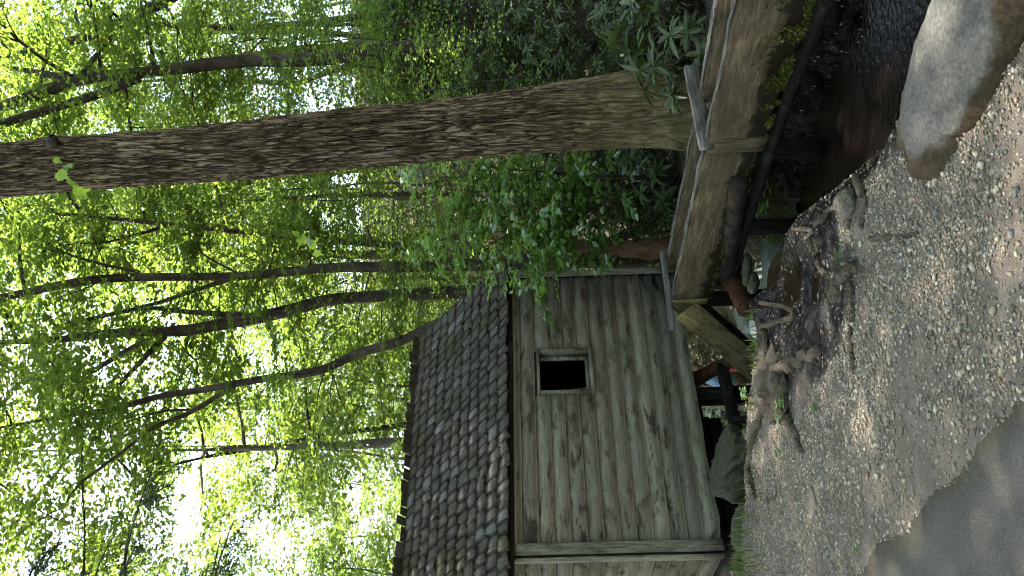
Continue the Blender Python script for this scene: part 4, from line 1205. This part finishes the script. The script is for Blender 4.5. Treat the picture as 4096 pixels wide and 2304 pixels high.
SP = [grown(301, 16, .16, 2.0, 3.6, 26, 20, .145, B_DARK, 9), grown(302, 13, .12, 1.2, 3.0, 24, 18, .135, B_PALE, 9), grown(303, 18, .20, 4.0, 4.2, 26, 20, .155, B_DARK, 9), grown(304, 10, .08, .6, 2.6, 24, 16, .12, B_DARK, 9)]
rng = np.random.default_rng(77)
spots = []
# (x, y, kind, scale)
for y0, xs in ((20, (-8.5, -5.5, -2.6, 0.4, 3.2, 6.2)), (25, (-11, -7.5, -4.4, -1.2, 1.8, 5.0, 8.4)), (31, (-13, -9.2, -5.6, -2.0, 1.8, 5.6, 9.6)), (39, (-15, -10.5, -6.0, -1.5, 3.2, 8, 12.5)), (50, (-18, -12, -6, 0, 6, 12, 18)), (28, (-10, -6, -3.2, -0.2, 3.4)), (44, (-15, -11, -8, -4.5, -1, 2.5, 6)), (34, (-13.5, -11.5, -8, -4.6, -2.2)), (23, (-9.8, -7.0))):
    for x_ in xs: spots.append((x_ + rng.normal(0, .5), y0 + rng.normal(0, 1.0)))
for k_, (x_, y_) in enumerate(spots):
    kd = int(rng.choice([0, 1, 2, 3], p=[.3, .25, .2, .25])) if y_ > 23 else int(rng.choice([1, 3, 3]))
    wm_, lm_ = SP[kd]
    sc_ = rng.uniform(.8, 1.1)
    if k_ >= 34: wm_, lm_ = SP[3]; sc_ = (1.0 if y_ < 35 else 1.6) * rng.uniform(.9, 1.1)
    e_ = empty("leafy_tree", (x_, y_, float(height(x_, y_))), rng.uniform(0, 6.28), "leafy tree among the sunlit wood far behind the mill", "tree", "leafy trees of the wood behind the mill")
    e_.scale = (sc_, sc_, sc_)
    obj("trunk", wm_.copy(), e_); obj("crown", lm_.copy(), e_)

# the wood goes on around and behind the viewpoint and shades it
SHD = [grown(305, 17, .2, 9.6, 4.2, 22, 24, .13, B_DARK, 9, sub=3), grown(306, 15, .18, 1.5, 4.0, 24, 13, .25, B_DARK, 7, sub=3)]
for k_, (x_, y_, kd) in enumerate([(-4.9, 11.9, 4), (-6.4, 7.0, 4), (-8.8, 1.5, 2), (-10.5, 7, 0), (-6.5, -4.5, 0), (-2.5, -7, 2), (2.5, -6, 0), (7, -3, 2), (8.6, 2.0, 0), (10.5, 7.0, 4), (13.5, 12.5, 4), (-13, 14, 2), (-5, -12, 0), (1, -13, 2), (7.5, -10, 0), (13.5, 2.5, 2), (-14, 1, 0)]):
    sc_ = rng.uniform(.95, 1.15)
    e_ = empty("leafy_tree", (x_, y_, float(height(x_, y_))), rng.uniform(0, 6.28), "leafy shade tree standing outside the view around the path", "tree", "shade trees around the path")
    e_.scale = (sc_ * 1.1, sc_ * 1.1, sc_)
    kd = 0 if kd == 4 else 1
    obj("trunk", SHD[kd][0].copy(), e_); obj("crown", SHD[kd][1].copy(), e_)

# thin understorey saplings on the slopes
SPS = [grown(401, 4.6, .03, .5, 1.5, 20, 9, .085, B_DARK, 10, .1, 2), grown(402, 3.4, .022, .3, 1.3, 18, 8, .08, B_DARK, 10, .1, 2), grown(403, 6.0, .04, 1.0, 1.8, 22, 9, .09, B_DARK, 10, .12, 2)]
for a, b, dpt, kd, sc_, lb in [
        (2300, 150, 13.0, 0, .9, "feathery green sapling on the dark slope high by the picture's edge"), (2300, 330, 12.0, 1, .9, "small sapling with bright leaves beside the big trunk"),
        (2350, 60, 16.0, 2, .9, "taller sapling farther up the rhododendron slope"), (2300, 240, 17.5, 2, 1.0, "layered sapling before the forked dark tree"),
        (2400, 800, 12.5, 2, .9, "tall sapling in the gap between big trunk and mill"), (2400, 960, 13.5, 0, 1.1, "bushy sapling behind the shrub at the mill's far corner"),
        (2400, 700, 15.0, 2, 1.0, "sapling close behind the big trunk's lit side"), (2400, 1200, 14.0, 2, 1.1, "sapling rising behind the roof's right slope"),
        (2400, 1500, 14.5, 2, 1.0, "sapling showing above the roof ridge"), (2400, 1900, 14.5, 2, 1.05, "sapling crowded behind the near end of the ridge"), (2400, 2200, 15.0, 2, 1.1, "sapling behind the comb at the picture's lower edge")]:
    p = at(a, b, dpt)
    e_ = empty("sapling", (p[0], p[1], float(height(p[0], p[1])) - .03), rng.uniform(0, 6.28), lb, "sapling", "saplings under the trees")
    e_.scale = (sc_,) * 3
    obj("stem", SPS[kd][0], e_); obj("leaves", SPS[kd][1], e_)

# ------------------------------------------------------------------ hemlock reaching in from the side
w = Wood(501)
hb = np.array([-5.6, 9.6, 0]); hb[2] = float(height(hb[0], hb[1])) - .2
HP = np.stack([hb + (0, 0, z) + (0.02 * z, 0, 0) for z in np.linspace(0, 17, 14)])
w.stem(HP, np.linspace(.24, .04, 14), 10)
hO, hD, hL = [], [], []
tips = [at(880, 2150, 9.0), at(930, 2080, 9.2), at(560, 2000, 9.3), at(600, 1880, 9.4), at(200, 2180, 9.2), at(520, 2200, 8.8), at(120, 2240, 9.0), at(800, 2270, 8.7), at(330, 2290, 8.9)]
for k_ in range(42):
    z = 4.5 + k_ * .29
    p0 = HP[0] + (HP[-1] - HP[0]) * (z / 17)
    if k_ < len(tips):
        tp = tips[k_]; p0 = HP[0] + (HP[-1] - HP[0]) * np.clip((tp[2] + .7 - HP[0][2]) / 17, 0, 1)
        t_ = np.linspace(0, 1, 8)[:, None]
        P = p0 * (1 - t_) + tp * t_ + np.array([0, 0, .5]) * (t_ * (1 - t_)) + w.r.normal(0, .03, (8, 3))
    else:
        P, _ = limb(w.r, p0, w.r.uniform(0, 6.28), 3.2 * (1 - .5 * (z / 17)), .05, .03, 8, .2)
    w.t.append(tube_vf(P, np.linspace(.035, .006, 8), 5))
    for j in range(26):                                        # drooping twigs either side
        tt = w.r.uniform(.35, 1.0); i_ = tt * 7; a_ = min(int(i_), 6)
        q = P[a_] + (P[a_ + 1] - P[a_]) * (i_ - a_)
        dr = nrm(P[-1] - P[0]); sd = np.array([-dr[1], dr[0], 0]) * w.r.choice([-1, 1])
        d = nrm(dr * w.r.uniform(.3, .9) + sd * w.r.uniform(.3, .9) + np.array([0, 0, -.35 - .3 * w.r.random()]))
        hO.append(q); hD.append(d); hL.append(w.r.uniform(.25, .6))
hO, hD, hL = np.array(hO), np.array(hD), np.array(hL)
m3 = 3
O3 = np.repeat(hO, m3, 0) + np.repeat(hD * hL[:, None], m3, 0) * w.r.random((len(hO) * m3, 1)) * .7
D3 = np.repeat(hD, m3, 0) + w.r.normal(0, .45, (len(hO) * m3, 3)); L3 = np.repeat(hL, m3) * .5
B, Dd, Nn, S, c = sprays(w.r, O3, D3, L3, 20, .034, .3, .6)
V, F, C = leaf_geo(B, Dd, Nn, S, .42, col=c, rng=w.r)
he = empty("hemlock_tree", hb, 0, "dark hemlock whose drooping boughs hang in above the mill roof", "tree")
I_ = Matrix.Translation(-Vector(hb))
o = obj("trunk", w.wood_mesh("trunk", B_DARK), he); o.matrix_basis = I_
o = obj("boughs", mesh("boughs", V, F, L_HEM, False, C), he); o.matrix_basis = I_

# ------------------------------------------------------------------ shrub between the big tree and the mill
w = Wood(601); w.clump = False
sb = np.array([1.15, 9.6, 0.0]); sb[2] = float(height(*sb[:2])) - .05
for k_, (a, b, dp) in enumerate([(1640, 700, 9.4), (1640, 900, 9.4), (1700, 1000, 9.4), (1850, 1030, 9.2), (1800, 760, 9.3), (1950, 830, 9.0), (1980, 980, 8.9), (2090, 1150, 8.75), (2000, 1120, 8.8), (2150, 1080, 8.8), (2150, 900, 9.0), (2050, 700, 9.2), (2230, 780, 9.2), (1720, 620, 9.6), (1900, 660, 9.6), (2300, 650, 9.4), (1650, 1000, 9.8), (2200, 980, 9.2)]):
    tp = at(a, b, dp)
    t_ = np.linspace(0, 1, 9)[:, None]
    b0 = sb + w.r.normal(0, .12, 3) * (1, 1, 0)
    P = b0 + (tp - b0) * np.hstack([t_ ** 1.4, t_ ** 1.4, t_ ** .8]) + w.r.normal(0, .02, (9, 3)) * t_
    P[:, 2] += .25 * (t_[:, 0] * (1 - t_[:, 0]))
    w.t.append(tube_vf(P, np.linspace(.018, .003, 9), 5))
    w.leafy(P, 15, .45, .26, (.25, .5), flat=.12)
    for j in range(3):
        Q_, R2 = limb(w.r, P[w.r.integers(4, 8)], w.r.uniform(0, 6.28), w.r.uniform(.3, .7), .1, .006, droop=.2)
        w.t.append(tube_vf(Q_, np.maximum(R2, .002), 4)); w.leafy(Q_, 7, .1, .08, (.2, .4), flat=.12)
sh = empty("shrub", sb, 0, "leafy green shrub spreading in layers over the mill's far corner", "shrub")
I_ = Matrix.Translation(-Vector(sb))
o = obj("stems", w.wood_mesh("stems", B_DARK), sh); o.matrix_basis = I_
o = obj("leaves", w.leaf_mesh("leaves", L_MID, 9, .10, .52, True, .2, .5), sh); o.matrix_basis = I_

# ------------------------------------------------------------------ rhododendrons
def rhodo(seed, n_wh, R_, H, leaf):
    r = np.random.default_rng(seed); st = []; parts = []
    for k_ in range(n_wh):
        a = r.uniform(0, 6.28); q = R_ * math.sqrt(r.random())
        tip = np.array([q * math.cos(a), q * math.sin(a), H * r.uniform(.25, 1.0) * (1 - .25 * q / R_)])
        t_ = np.linspace(0, 1, 6)[:, None]
        P = tip * np.hstack([t_ ** 1.5 * .9 + .1 * t_, t_ ** 1.5 * .9 + .1 * t_, t_]) + r.normal(0, .03, (6, 3)) * t_ * (1 - t_) * 4
        st.append(tube_vf(P, np.linspace(.014, .004, 6), 5))
        ax = nrm(np.array([math.cos(a) * .5, math.sin(a) * .5, 1.0]) + r.normal(0, .25, 3))
        u_ = nrm(np.cross(ax, [.3, .9, .1])); v_ = np.cross(ax, u_)
        m_ = r.integers(7, 12)
        al = np.arange(m_) * 2.399 + r.uniform(0, 6)
        el = r.uniform(-.45, .55, m_)
        D_ = (np.cos(al)[:, None] * u_ + np.sin(al)[:, None] * v_) * np.cos(el)[:, None] + ax * np.sin(el)[:, None]
        N_ = ax + r.normal(0, .15, (m_, 3)) - D_ * np.sin(el)[:, None] * 1.2
        parts.append((np.repeat(tip[None], m_, 0), D_, N_, leaf * r.uniform(.7, 1.15, m_), r.random(m_)))
    B = [np.concatenate([p[j] for p in parts]) for j in range(5)]
    V, F, C = leaf_geo(B[0], B[1], B[2], B[3], .27, True, .05, .16, col=B[4])
    V2, F2 = merge(st)
    return mesh("stems", V2, F2, B_DARK), mesh("leaves", V, F, L_RHODO, False, C)
RH = [rhodo(701, 70, .9, 1.5, .17), rhodo(702, 60, .8, 1.1, .16), rhodo(703, 80, 1.1, 1.9, .16)]
near_r = rhodo(704, 26, .55, .95, .21)
rh = [(2620, 190, 7.2, 3, .95, "nearest rhododendron with broad pale leaf whorls just past the flume"), (2600, 30, 7.6, 3, 1.1, "rhododendron with pointed whorls at the picture's edge by the flume"),
      (2560, 110, 9.0, 0, .8, "dark rhododendron behind the nearest leaf whorls"), (2450, 250, 9.6, 1, .9, "rhododendron crowding the big tree's shaded side"),
      (2400, 40, 10.5, 2, .8, "tall rhododendron on the lower slope"), (2330, 170, 11.5, 2, .8, "rhododendron in the middle of the slope"),
      (2200, 60, 13.0, 2, .85, "rhododendron high on the slope by the edge"), (2150, 230, 14.0, 2, .9, "rhododendron near the foot of the forked tree"),
      (2050, 110, 16.0, 2, 1.0, "rhododendron below the leaning dark trunk"), (1950, 20, 18.0, 2, 1.1, "topmost rhododendron of the slope"), (1900, 260, 18.5, 2, 1.1, "rhododendron beside the forked tree's trunk, uphill"),
      (2530, 690, 9.2, 3, .95, "rhododendron with drooping whorls left of the big trunk's foot"), (2560, 860, 9.6, 1, .7, "low rhododendron under the leafy shrub"), (2480, 800, 10.6, 0, .8, "rhododendron in deep shade behind the shrub"),
      (2480, 930, 11.5, 0, .8, "rhododendron behind the mill's far corner stump"), (2400, 640, 12.0, 2, .8, "rhododendron mostly hidden by the big trunk")]
for a, b, dpt in [(2000, 330, 15), (1880, 150, 17), (1800, 60, 19.5), (1780, 300, 20), (1700, 180, 22), (1650, 30, 23.5), (1620, 270, 24), (1540, 120, 26), (1480, 330, 27), (1450, 20, 28.5), (2250, 300, 13), (2280, 20, 12)]:
    rh.append((a, b, dpt, 2, 1.15 if dpt > 16 else .9, "rhododendron in the thicket covering the slope"))
for a, b, dpt, kd, sc_, lb in rh:
    p = at(a, b, dpt)
    e_ = empty("rhododendron", (p[0], p[1], float(height(p[0], p[1])) - .04), rng.uniform(0, 6.28), lb, "shrub", "rhododendrons on the slope")
    e_.scale = (sc_,) * 3
    mm_ = near_r if kd == 3 else RH[kd]
    obj("stems", mm_[0], e_); obj("leaves", mm_[1], e_)

# mossy stump by the mill's far corner
P = smooth_path([at(2700, 985, 9.9), at(2560, 1000, 9.9), at(2400, 985, 9.95), at(2250, 990, 10.0)], 24)
V, F = tube_vf(P, np.linspace(.13, .07, 24) * (1 + rng.normal(0, .05, 24)), 14, rng, .08)
tag(obj("snag", mesh("snag", V, F, B_SNAG)), "broken reddish snag standing beside the mill's far corner", "stump")

# leaf litter, seedlings and grass
n = 9000
x = rng.uniform(-3, 8, n); y = rng.uniform(7.2, 22, n)
okk = (np.abs(x) < .5 * y) & (wet_mask(x, y) < .3) & ~((np.abs((x - MO[0]) * .8 + (y - MO[1]) * .6 - ML / 2) < ML / 2 + .1) & (np.abs(-(x - MO[0]) * .6 + (y - MO[1]) * .8 - MD / 2) < MD / 2 + .1))
x, y = x[okk], y[okk]; n = len(x)
B = np.stack([x, y, height(x, y) + .012], -1); D_ = rng.normal(0, 1, (n, 3)); D_[:, 2] *= .2
V, F, C = leaf_geo(B, D_, np.array([0, 0, 1.0]) + rng.normal(0, .3, (n, 3)), rng.uniform(.05, .12, n), .5, col=rng.random(n))
tag(obj("leaf_litter", mesh("leaf_litter", V, F, L_LITTER, False, C)), "dry brown leaf litter strewn under the trees", "leaf litter", kind="stuff")

def tuft_geo(r, p, n_, h, spread):
    a = r.uniform(0, 6.28, n_)
    B = p + np.stack([r.normal(0, spread, n_), r.normal(0, spread, n_), np.zeros(n_)], -1)
    B[:, 2] = height(B[:, 0], B[:, 1]) - .005
    D_ = np.stack([np.cos(a) * .55, np.sin(a) * .55, np.ones(n_)], -1) + r.normal(0, .2, (n_, 3))
    return leaf_geo(B, D_, np.stack([np.cos(a), np.sin(a), -.4 * np.ones(n_)], -1), h * r.uniform(.5, 1.2, n_), .07, True, .02, .30, col=r.random(n_))
gp = []
for (a, b, n_, h, s) in [(3035, 1345, 14, .07, .04), (3030, 1400, 20, .08, .05), (3055, 1470, 20, .08, .05), (3125, 1490, 26, .06, .03), (3010, 1600, 12, .07, .05), (3130, 1560, 14, .05, .04), (2990, 1240, 12, .07, .05), (3020, 1260, 16, .08, .04), (2985, 1180, 10, .07, .04),
                         (2985, 2130, 34, .09, .10), (2975, 2200, 50, .10, .12), (2970, 2260, 60, .11, .14), (2990, 2300, 50, .11, .12), (3000, 2050, 26, .08, .10), (3030, 1950, 20, .06, .08), (3015, 1860, 18, .06, .08), (3010, 1780, 14, .06, .06), (3360, 1030, 24, .045, .035), (3170, 1660, 8, .04, .03), (3410, 1230, 20, .03, .04)]:
    gp.append(tuft_geo(rng, ground(a, b), n_, h, s))
V, F = merge(gp); C = np.concatenate([q[2] for q in gp])
tag(obj("grass", mesh("grass", V, F, L_GRASS, False, C)), "thin grass tufts along the bank lip and mill corner", "grass", kind="stuff")

def seedling(p, n_, h, leaf, label, r, mat=L_MID, cat="plant"):
    e_ = empty("seedling", p, 0, label, cat, "seedlings on the ground")
    st = []; O, D_, N_, S_ = [], [], [], []
    for k_ in range(n_):
        tp = np.array([r.normal(0, h * .5), r.normal(0, h * .5), h * r.uniform(.6, 1.1)])
        st.append(tube_vf(np.stack([np.zeros(3), tp * (.4, .4, .6), tp]), np.array([.004, .003, .002]), 4))
        for j in range(6):
            al = j * 2.4 + r.uniform(0, 1)
            O.append(tp * (1, 1, 1 - .06 * j)); D_.append((math.cos(al), math.sin(al), .15)); N_.append(np.array([0, 0, 1.0]) + r.normal(0, .3, 3)); S_.append(leaf * r.uniform(.7, 1.1))
    V, F = merge(st); obj("stem", mesh("stem", V, F, B_DARK), e_)
    V, F, C = leaf_geo(np.array(O), np.array(D_), np.array(N_), np.array(S_), .5, True, col=r.random(len(O)))
    obj("leaves", mesh("leaves", V, F, mat, False, C), e_)
def onground(x_, y_): return (x_, y_, float(height(x_, y_)))
for a, b, dpt, n_, h, lf, lb in [(2640, 660, 7.3, 9, .30, .10, "bright green seedlings at the big trunk's foot behind the flume"), (2620, 740, 7.7, 9, .32, .09, "seedling clump behind the flume, next along from the trunk"),
                                 (2600, 830, 8.0, 6, .35, .10, "seedling behind the flume's middle"), (2590, 960, 8.7, 8, .35, .08, "yellow-green seedling by the snag"), (2630, 1030, 8.9, 6, .2, .07, "low seedling at the mill's far corner board")]:
    p = at(a, b, dpt); seedling(onground(p[0], p[1]), n_, h, lf, lb, rng)
for a, b, lb in [(3015, 1585, "tiny leafy sprout on the bank lip behind the root knot"), (2925, 2030, "tiny sprout in the dark under the mill corner"), (3160, 1620, "tiny green sprout at the root knot's side")]:
    seedling(tuple(ground(a, b)), 3, .10, .05, lb, rng)
# fallen green leaves
fl_ = []
for a, b, s in [(3270, 1650, .07), (3140, 2000, .07), (3420, 2180, .09), (3110, 1795, .07), (3330, 480, .09), (3200, 575, .05), (3130, 660, .05), (3120, 870, .06), (3300, 760, .04), (2560, 1225, .0)]:
    if not s: continue
    p = ground(a, b)
    fl_.append((p + (0, 0, .012), s))
for (p, s), lb in zip(fl_, ["green leaf on the gravel below the root knot", "curled green leaf on the gravel near the flat pale stone", "green leaf lying in the sunlit gravel near the path", "green leaf beside the tapering root", "yellow-green leaf stuck on the dark mud by the boulder", "small green leaf in the mud under the flume", "another small leaf on the mud, nearer the flume joint", "curled leaf on the wet bank by the puddle", "tiny leaf on the wet mud behind the boulder"]):
    V, F, C = leaf_geo(np.zeros((1, 3)), rng.normal(0, 1, (1, 3)) * (1, 1, .1), np.array([[.1, -.2, 1.0]]), np.array([s]), .55, True, .15, .1, col=np.array([.8]))
    tag(obj("fallen_leaf", mesh("fallen_leaf", V, F, L_MAPLE, False, C), None, p), lb, "leaf", "fallen green leaves")

# ------------------------------------------------------------------ moss on flume and chute
n = 6000
t_ = rng.random(n); sec = rng.random(n) < .85
A0 = np.where(sec[:, None], N1, J2); A1 = np.where(sec[:, None], J1, E2)
B = A0 + (A1 - A0) * t_[:, None]
B[:, 2] += -BH + .04 + np.where(sec, np.abs(rng.normal(0, .09, n)) * (1.2 - t_) * 1.3 - .05, rng.normal(0, .01, n))
keep = (fbm(t_ * 16 + 3, B[:, 2] * 9 + 20, 61, 3) > .47) & ~(sec & (t_ > .93))
B = B[keep]; B += np.array([-.025, -.012, 0]); n = len(B)
D_ = np.array([-.5, -.3, -.5]) + rng.normal(0, .5, (n, 3))
V, F, C = leaf_geo(B, D_, rng.normal(0, 1, (n, 3)), rng.uniform(.012, .034, n), .4, col=rng.random(n))
tag(obj("moss", mesh("moss", V, F, L_MOSS, False, C)), "green moss hanging from the flume's lower edge", "moss", kind="stuff")
n = 500
t_ = rng.random(n); B = ca_ + (ca_ - ca_) * t_[:, None] + (cb_ - ca_) * (t_ * .35)[:, None] + cup * .135 + nrm(cw) * rng.normal(0, .015, (n, 1)) + nrm(cw) * .3
V, F, C = leaf_geo(B, np.array([0, 0, .3]) + rng.normal(0, .5, (n, 3)), rng.normal(0, 1, (n, 3)), rng.uniform(.015, .04, n), .45, col=.5 + .5 * rng.random(n))
tag(obj("moss", mesh("moss", V, F, L_MOSS, False, C)), "yellow moss along the chute's upper edge", "moss", kind="stuff")
# drips from the leaking trough
n = 170
t_ = rng.random(n) * .95; B = N1 + (J1 - N1) * t_[:, None]; B[n // 4 * 3:] = (J2 + (E2 - J2) * (.55 + .45 * rng.random((n - n // 4 * 3, 1))))
zl = rng.random(n)
B[:, 2] = (B[:, 2] - BH) * (1 - zl) + (-.35) * zl; B[:, :2] += rng.normal(0, .05, (n, 2)) + PR[:2] * rng.random((n, 1))
Vd = []; Fd = []
for k_, b in enumerate(B):
    h_ = rng.uniform(.008, .02); r_ = .0016
    Vd += [b + (r_, 0, 0), b + (-r_ * .5, r_, 0), b + (-r_ * .5, -r_, 0), b + (0, 0, h_), b - (0, 0, h_ * .4)]
    o_ = 5 * k_; Fd += [(o_, o_ + 1, o_ + 3), (o_ + 1, o_ + 2, o_ + 3), (o_ + 2, o_, o_ + 3), (o_ + 1, o_, o_ + 4), (o_ + 2, o_ + 1, o_ + 4), (o_, o_ + 2, o_ + 4)]
tag(obj("water_drips", mesh("water_drips", Vd, np.array(Fd), DROP)), "water drops falling from the leaking flume", "water drops", kind="stuff")

# ------------------------------------------------------------------ maple twigs hanging close to the camera
def maple_leaf(S_):
    pts = [(0, 0), (.18, -.05), (.42, .08), (.36, .22), (.55, .42), (.34, .45), (.30, .58), (.14, .60), (0, 1.0)]
    R_ = np.array(pts + [(-a, b) for a, b in pts[1:-1][::-1]]) * S_
    n_ = len(R_)
    V = np.vstack([np.c_[R_, -0.12 * S_ * (R_[:, 0] / S_) ** 2 - .1 * S_ * (R_[:, 1] / S_) ** 2], [[0, .3 * S_, .02 * S_]]])
    F = np.array([(k_, (k_ + 1) % n_, n_) for k_ in range(n_)])
    return V, F
def maple_twig(start, end, leaves, label):
    e_ = empty("maple_twig", start, 0, label, "twig")
    I_ = Matrix.Translation(-Vector(start))
    t_ = np.linspace(0, 1, 12)[:, None]
    P = start * (1 - t_) + end * t_ + rng.normal(0, .012, (12, 3)) + np.array([.25, 0, 0]) * (t_ * (1 - t_)) * 4
    V, F = tube_vf(P, np.linspace(.002, .001, 12), 5)
    o = obj("twig", mesh("twig", V, F, B_DARK), e_); o.matrix_basis = I_
    for (a, b, dpt, s, rx, ry, rz) in leaves:
        V, F = maple_leaf(s * .85)
        o = obj("leaf", mesh("leaf", V, F, L_MAPLE, True, np.full((len(V), 3), .8)), e_)
        o.matrix_basis = I_ @ Matrix.Translation(at(a, b, dpt)) @ Matrix.Rotation(rz, 4, 'Z') @ Matrix.Rotation(ry, 4, 'Y') @ Matrix.Rotation(rx, 4, 'X')
maple_twig(at(-450, 1000, 4.6), at(1215, 960, 4.3), [(1190, 950, 4.3, 0.082, -1.1, .3, .2), (1180, 925, 4.3, 0.074, -.6, .6, 1.6), (1235, 985, 4.3, 0.082, -.9, -.4, -.6), (1255, 1010, 4.32, 0.074, -1.3, .2, .8), (1225, 965, 4.28, 0.074, -1.0, .1, 2.6)], "bright maple leaves dangling close in front of the wood")
maple_twig(at(-500, 700, 4.2), at(290, 740, 3.9), [(230, 690, 3.9, .09, -1.2, .5, .4), (280, 720, 3.9, 0.090, -.5, .2, 1.8), (300, 780, 3.95, 0.098, -1.0, -.3, -.4), (265, 660, 3.9, .07, -1.4, .6, .9), (375, 720, 3.9, .06, -1.0, .1, 2.0), (215, 635, 3.9, .05, -.8, .4, .2), (110, 800, 3.9, .10, -.9, .3, 2.2)], "maple leaves hanging before the big trunk near the top of the wood")

# ------------------------------------------------------------------ the person beyond the mill
def skin(name, pts, edges, mat, parent, sub=2):
    me = bpy.data.meshes.new(name)
    bm = bmesh.new(); ly = bm.verts.layers.skin.verify()
    vs = []
    for j, (p, r_) in enumerate(pts):
        v = bm.verts.new(p); v[ly].radius = (r_, r_) if not isinstance(r_, tuple) else r_; v[ly].use_root = (j == 0); vs.append(v)
    for a, b in edges: bm.edges.new((vs[a], vs[b]))
    bm.to_mesh(me); bm.free(); me.materials.append(mat)
    o = obj(name, me, parent)
    md = o.modifiers.new("skin", 'SKIN'); md.use_smooth_shade = True
    ms = o.modifiers.new("sub", 'SUBSURF'); ms.levels = sub; ms.render_levels = sub
    return o
ps = at(3000, 1535, 13.6)
per = empty("person", ps, rad(15), "person in a pale blue shirt and white cap stooping by the creek beneath the mill", "person")
per.scale = (1.15, 1.15, 1.15)
# sitting stooped on a rock: hip at the origin, leaning towards +X
body = [((0, 0, .10), .15), ((.06, 0, .32), .145), ((.15, 0, .55), .15), ((.23, 0, .70), .09), ((.30, 0, .79), .065), ((.36, 0, .92), .098), ((.40, 0, 1.0), .085),
        ((.16, .2, .64), .06), ((.26, .26, .40), .048), ((.46, .2, .26), .04), ((.54, .18, .22), .042),
        ((.16, -.2, .64), .06), ((.24, -.27, .38), .048), ((.42, -.22, .20), .04), ((.50, -.2, .16), .042),
        ((.08, .1, .06), .09), ((.44, .14, .14), .07), ((.40, .14, -.26), .05), ((.50, .14, -.30), .04),
        ((.08, -.1, .06), .09), ((.44, -.14, .14), .07), ((.40, -.14, -.26), .05), ((.50, -.14, -.30), .04)]
be = [(0, 1), (1, 2), (2, 3), (3, 4), (4, 5), (5, 6), (2, 7), (7, 8), (8, 9), (9, 10), (2, 11), (11, 12), (12, 13), (13, 14), (0, 15), (15, 16), (16, 17), (17, 18), (0, 19), (19, 20), (20, 21), (21, 22)]
skin("body", body, be, P_SKIN, per)
skin("shirt", [((-.01, 0, .08), .175), ((.05, 0, .32), .175), ((.14, 0, .56), .18), ((.22, 0, .69), .10), ((.15, .19, .64), .085), ((.25, .26, .42), .07), ((.15, -.19, .64), .085), ((.23, -.27, .40), .07)], [(0, 1), (1, 2), (2, 3), (2, 4), (4, 5), (2, 6), (6, 7)], P_SHIRT, per)
skin("trousers", [((0, 0, .04), .165), ((.08, .1, .04), .11), ((.44, .14, .13), .09), ((.40, .14, -.2), .07), ((.08, -.1, .04), .11), ((.44, -.14, .13), .09), ((.40, -.14, -.2), .07)], [(0, 1), (1, 2), (2, 3), (0, 4), (4, 5), (5, 6)], P_PANTS, per)
skin("cap", [((.34, 0, .99), .115), ((.38, 0, 1.04), .10), ((.50, 0, 1.0), .05)], [(0, 1), (1, 2)], P_CAP, per)
rock("creek_rock", tuple(ps + np.array([-.02, 0.05, -.32])), (.42, .4, .34), S_CREEK, "flat creek rock the stooping person sits on", 97, sub=3)
p = at(2945, 1470, 13.3)
V, F = tube_vf(np.array([p + (0, 0, -.10), p + (0, 0, -.02), p + (0, 0, .10), p + (0, 0, .102)]), np.array([.06, .065, .075, .02]), 14)
tag(obj("red_bucket", mesh("red_bucket", V, F, P_RED)), "small red container beside the stooping person", "bucket")
print("tris", sum(len(m_.loops) - 2 * len(m_.polygons) for m_ in bpy.data.meshes), "objects", len(bpy.data.objects))
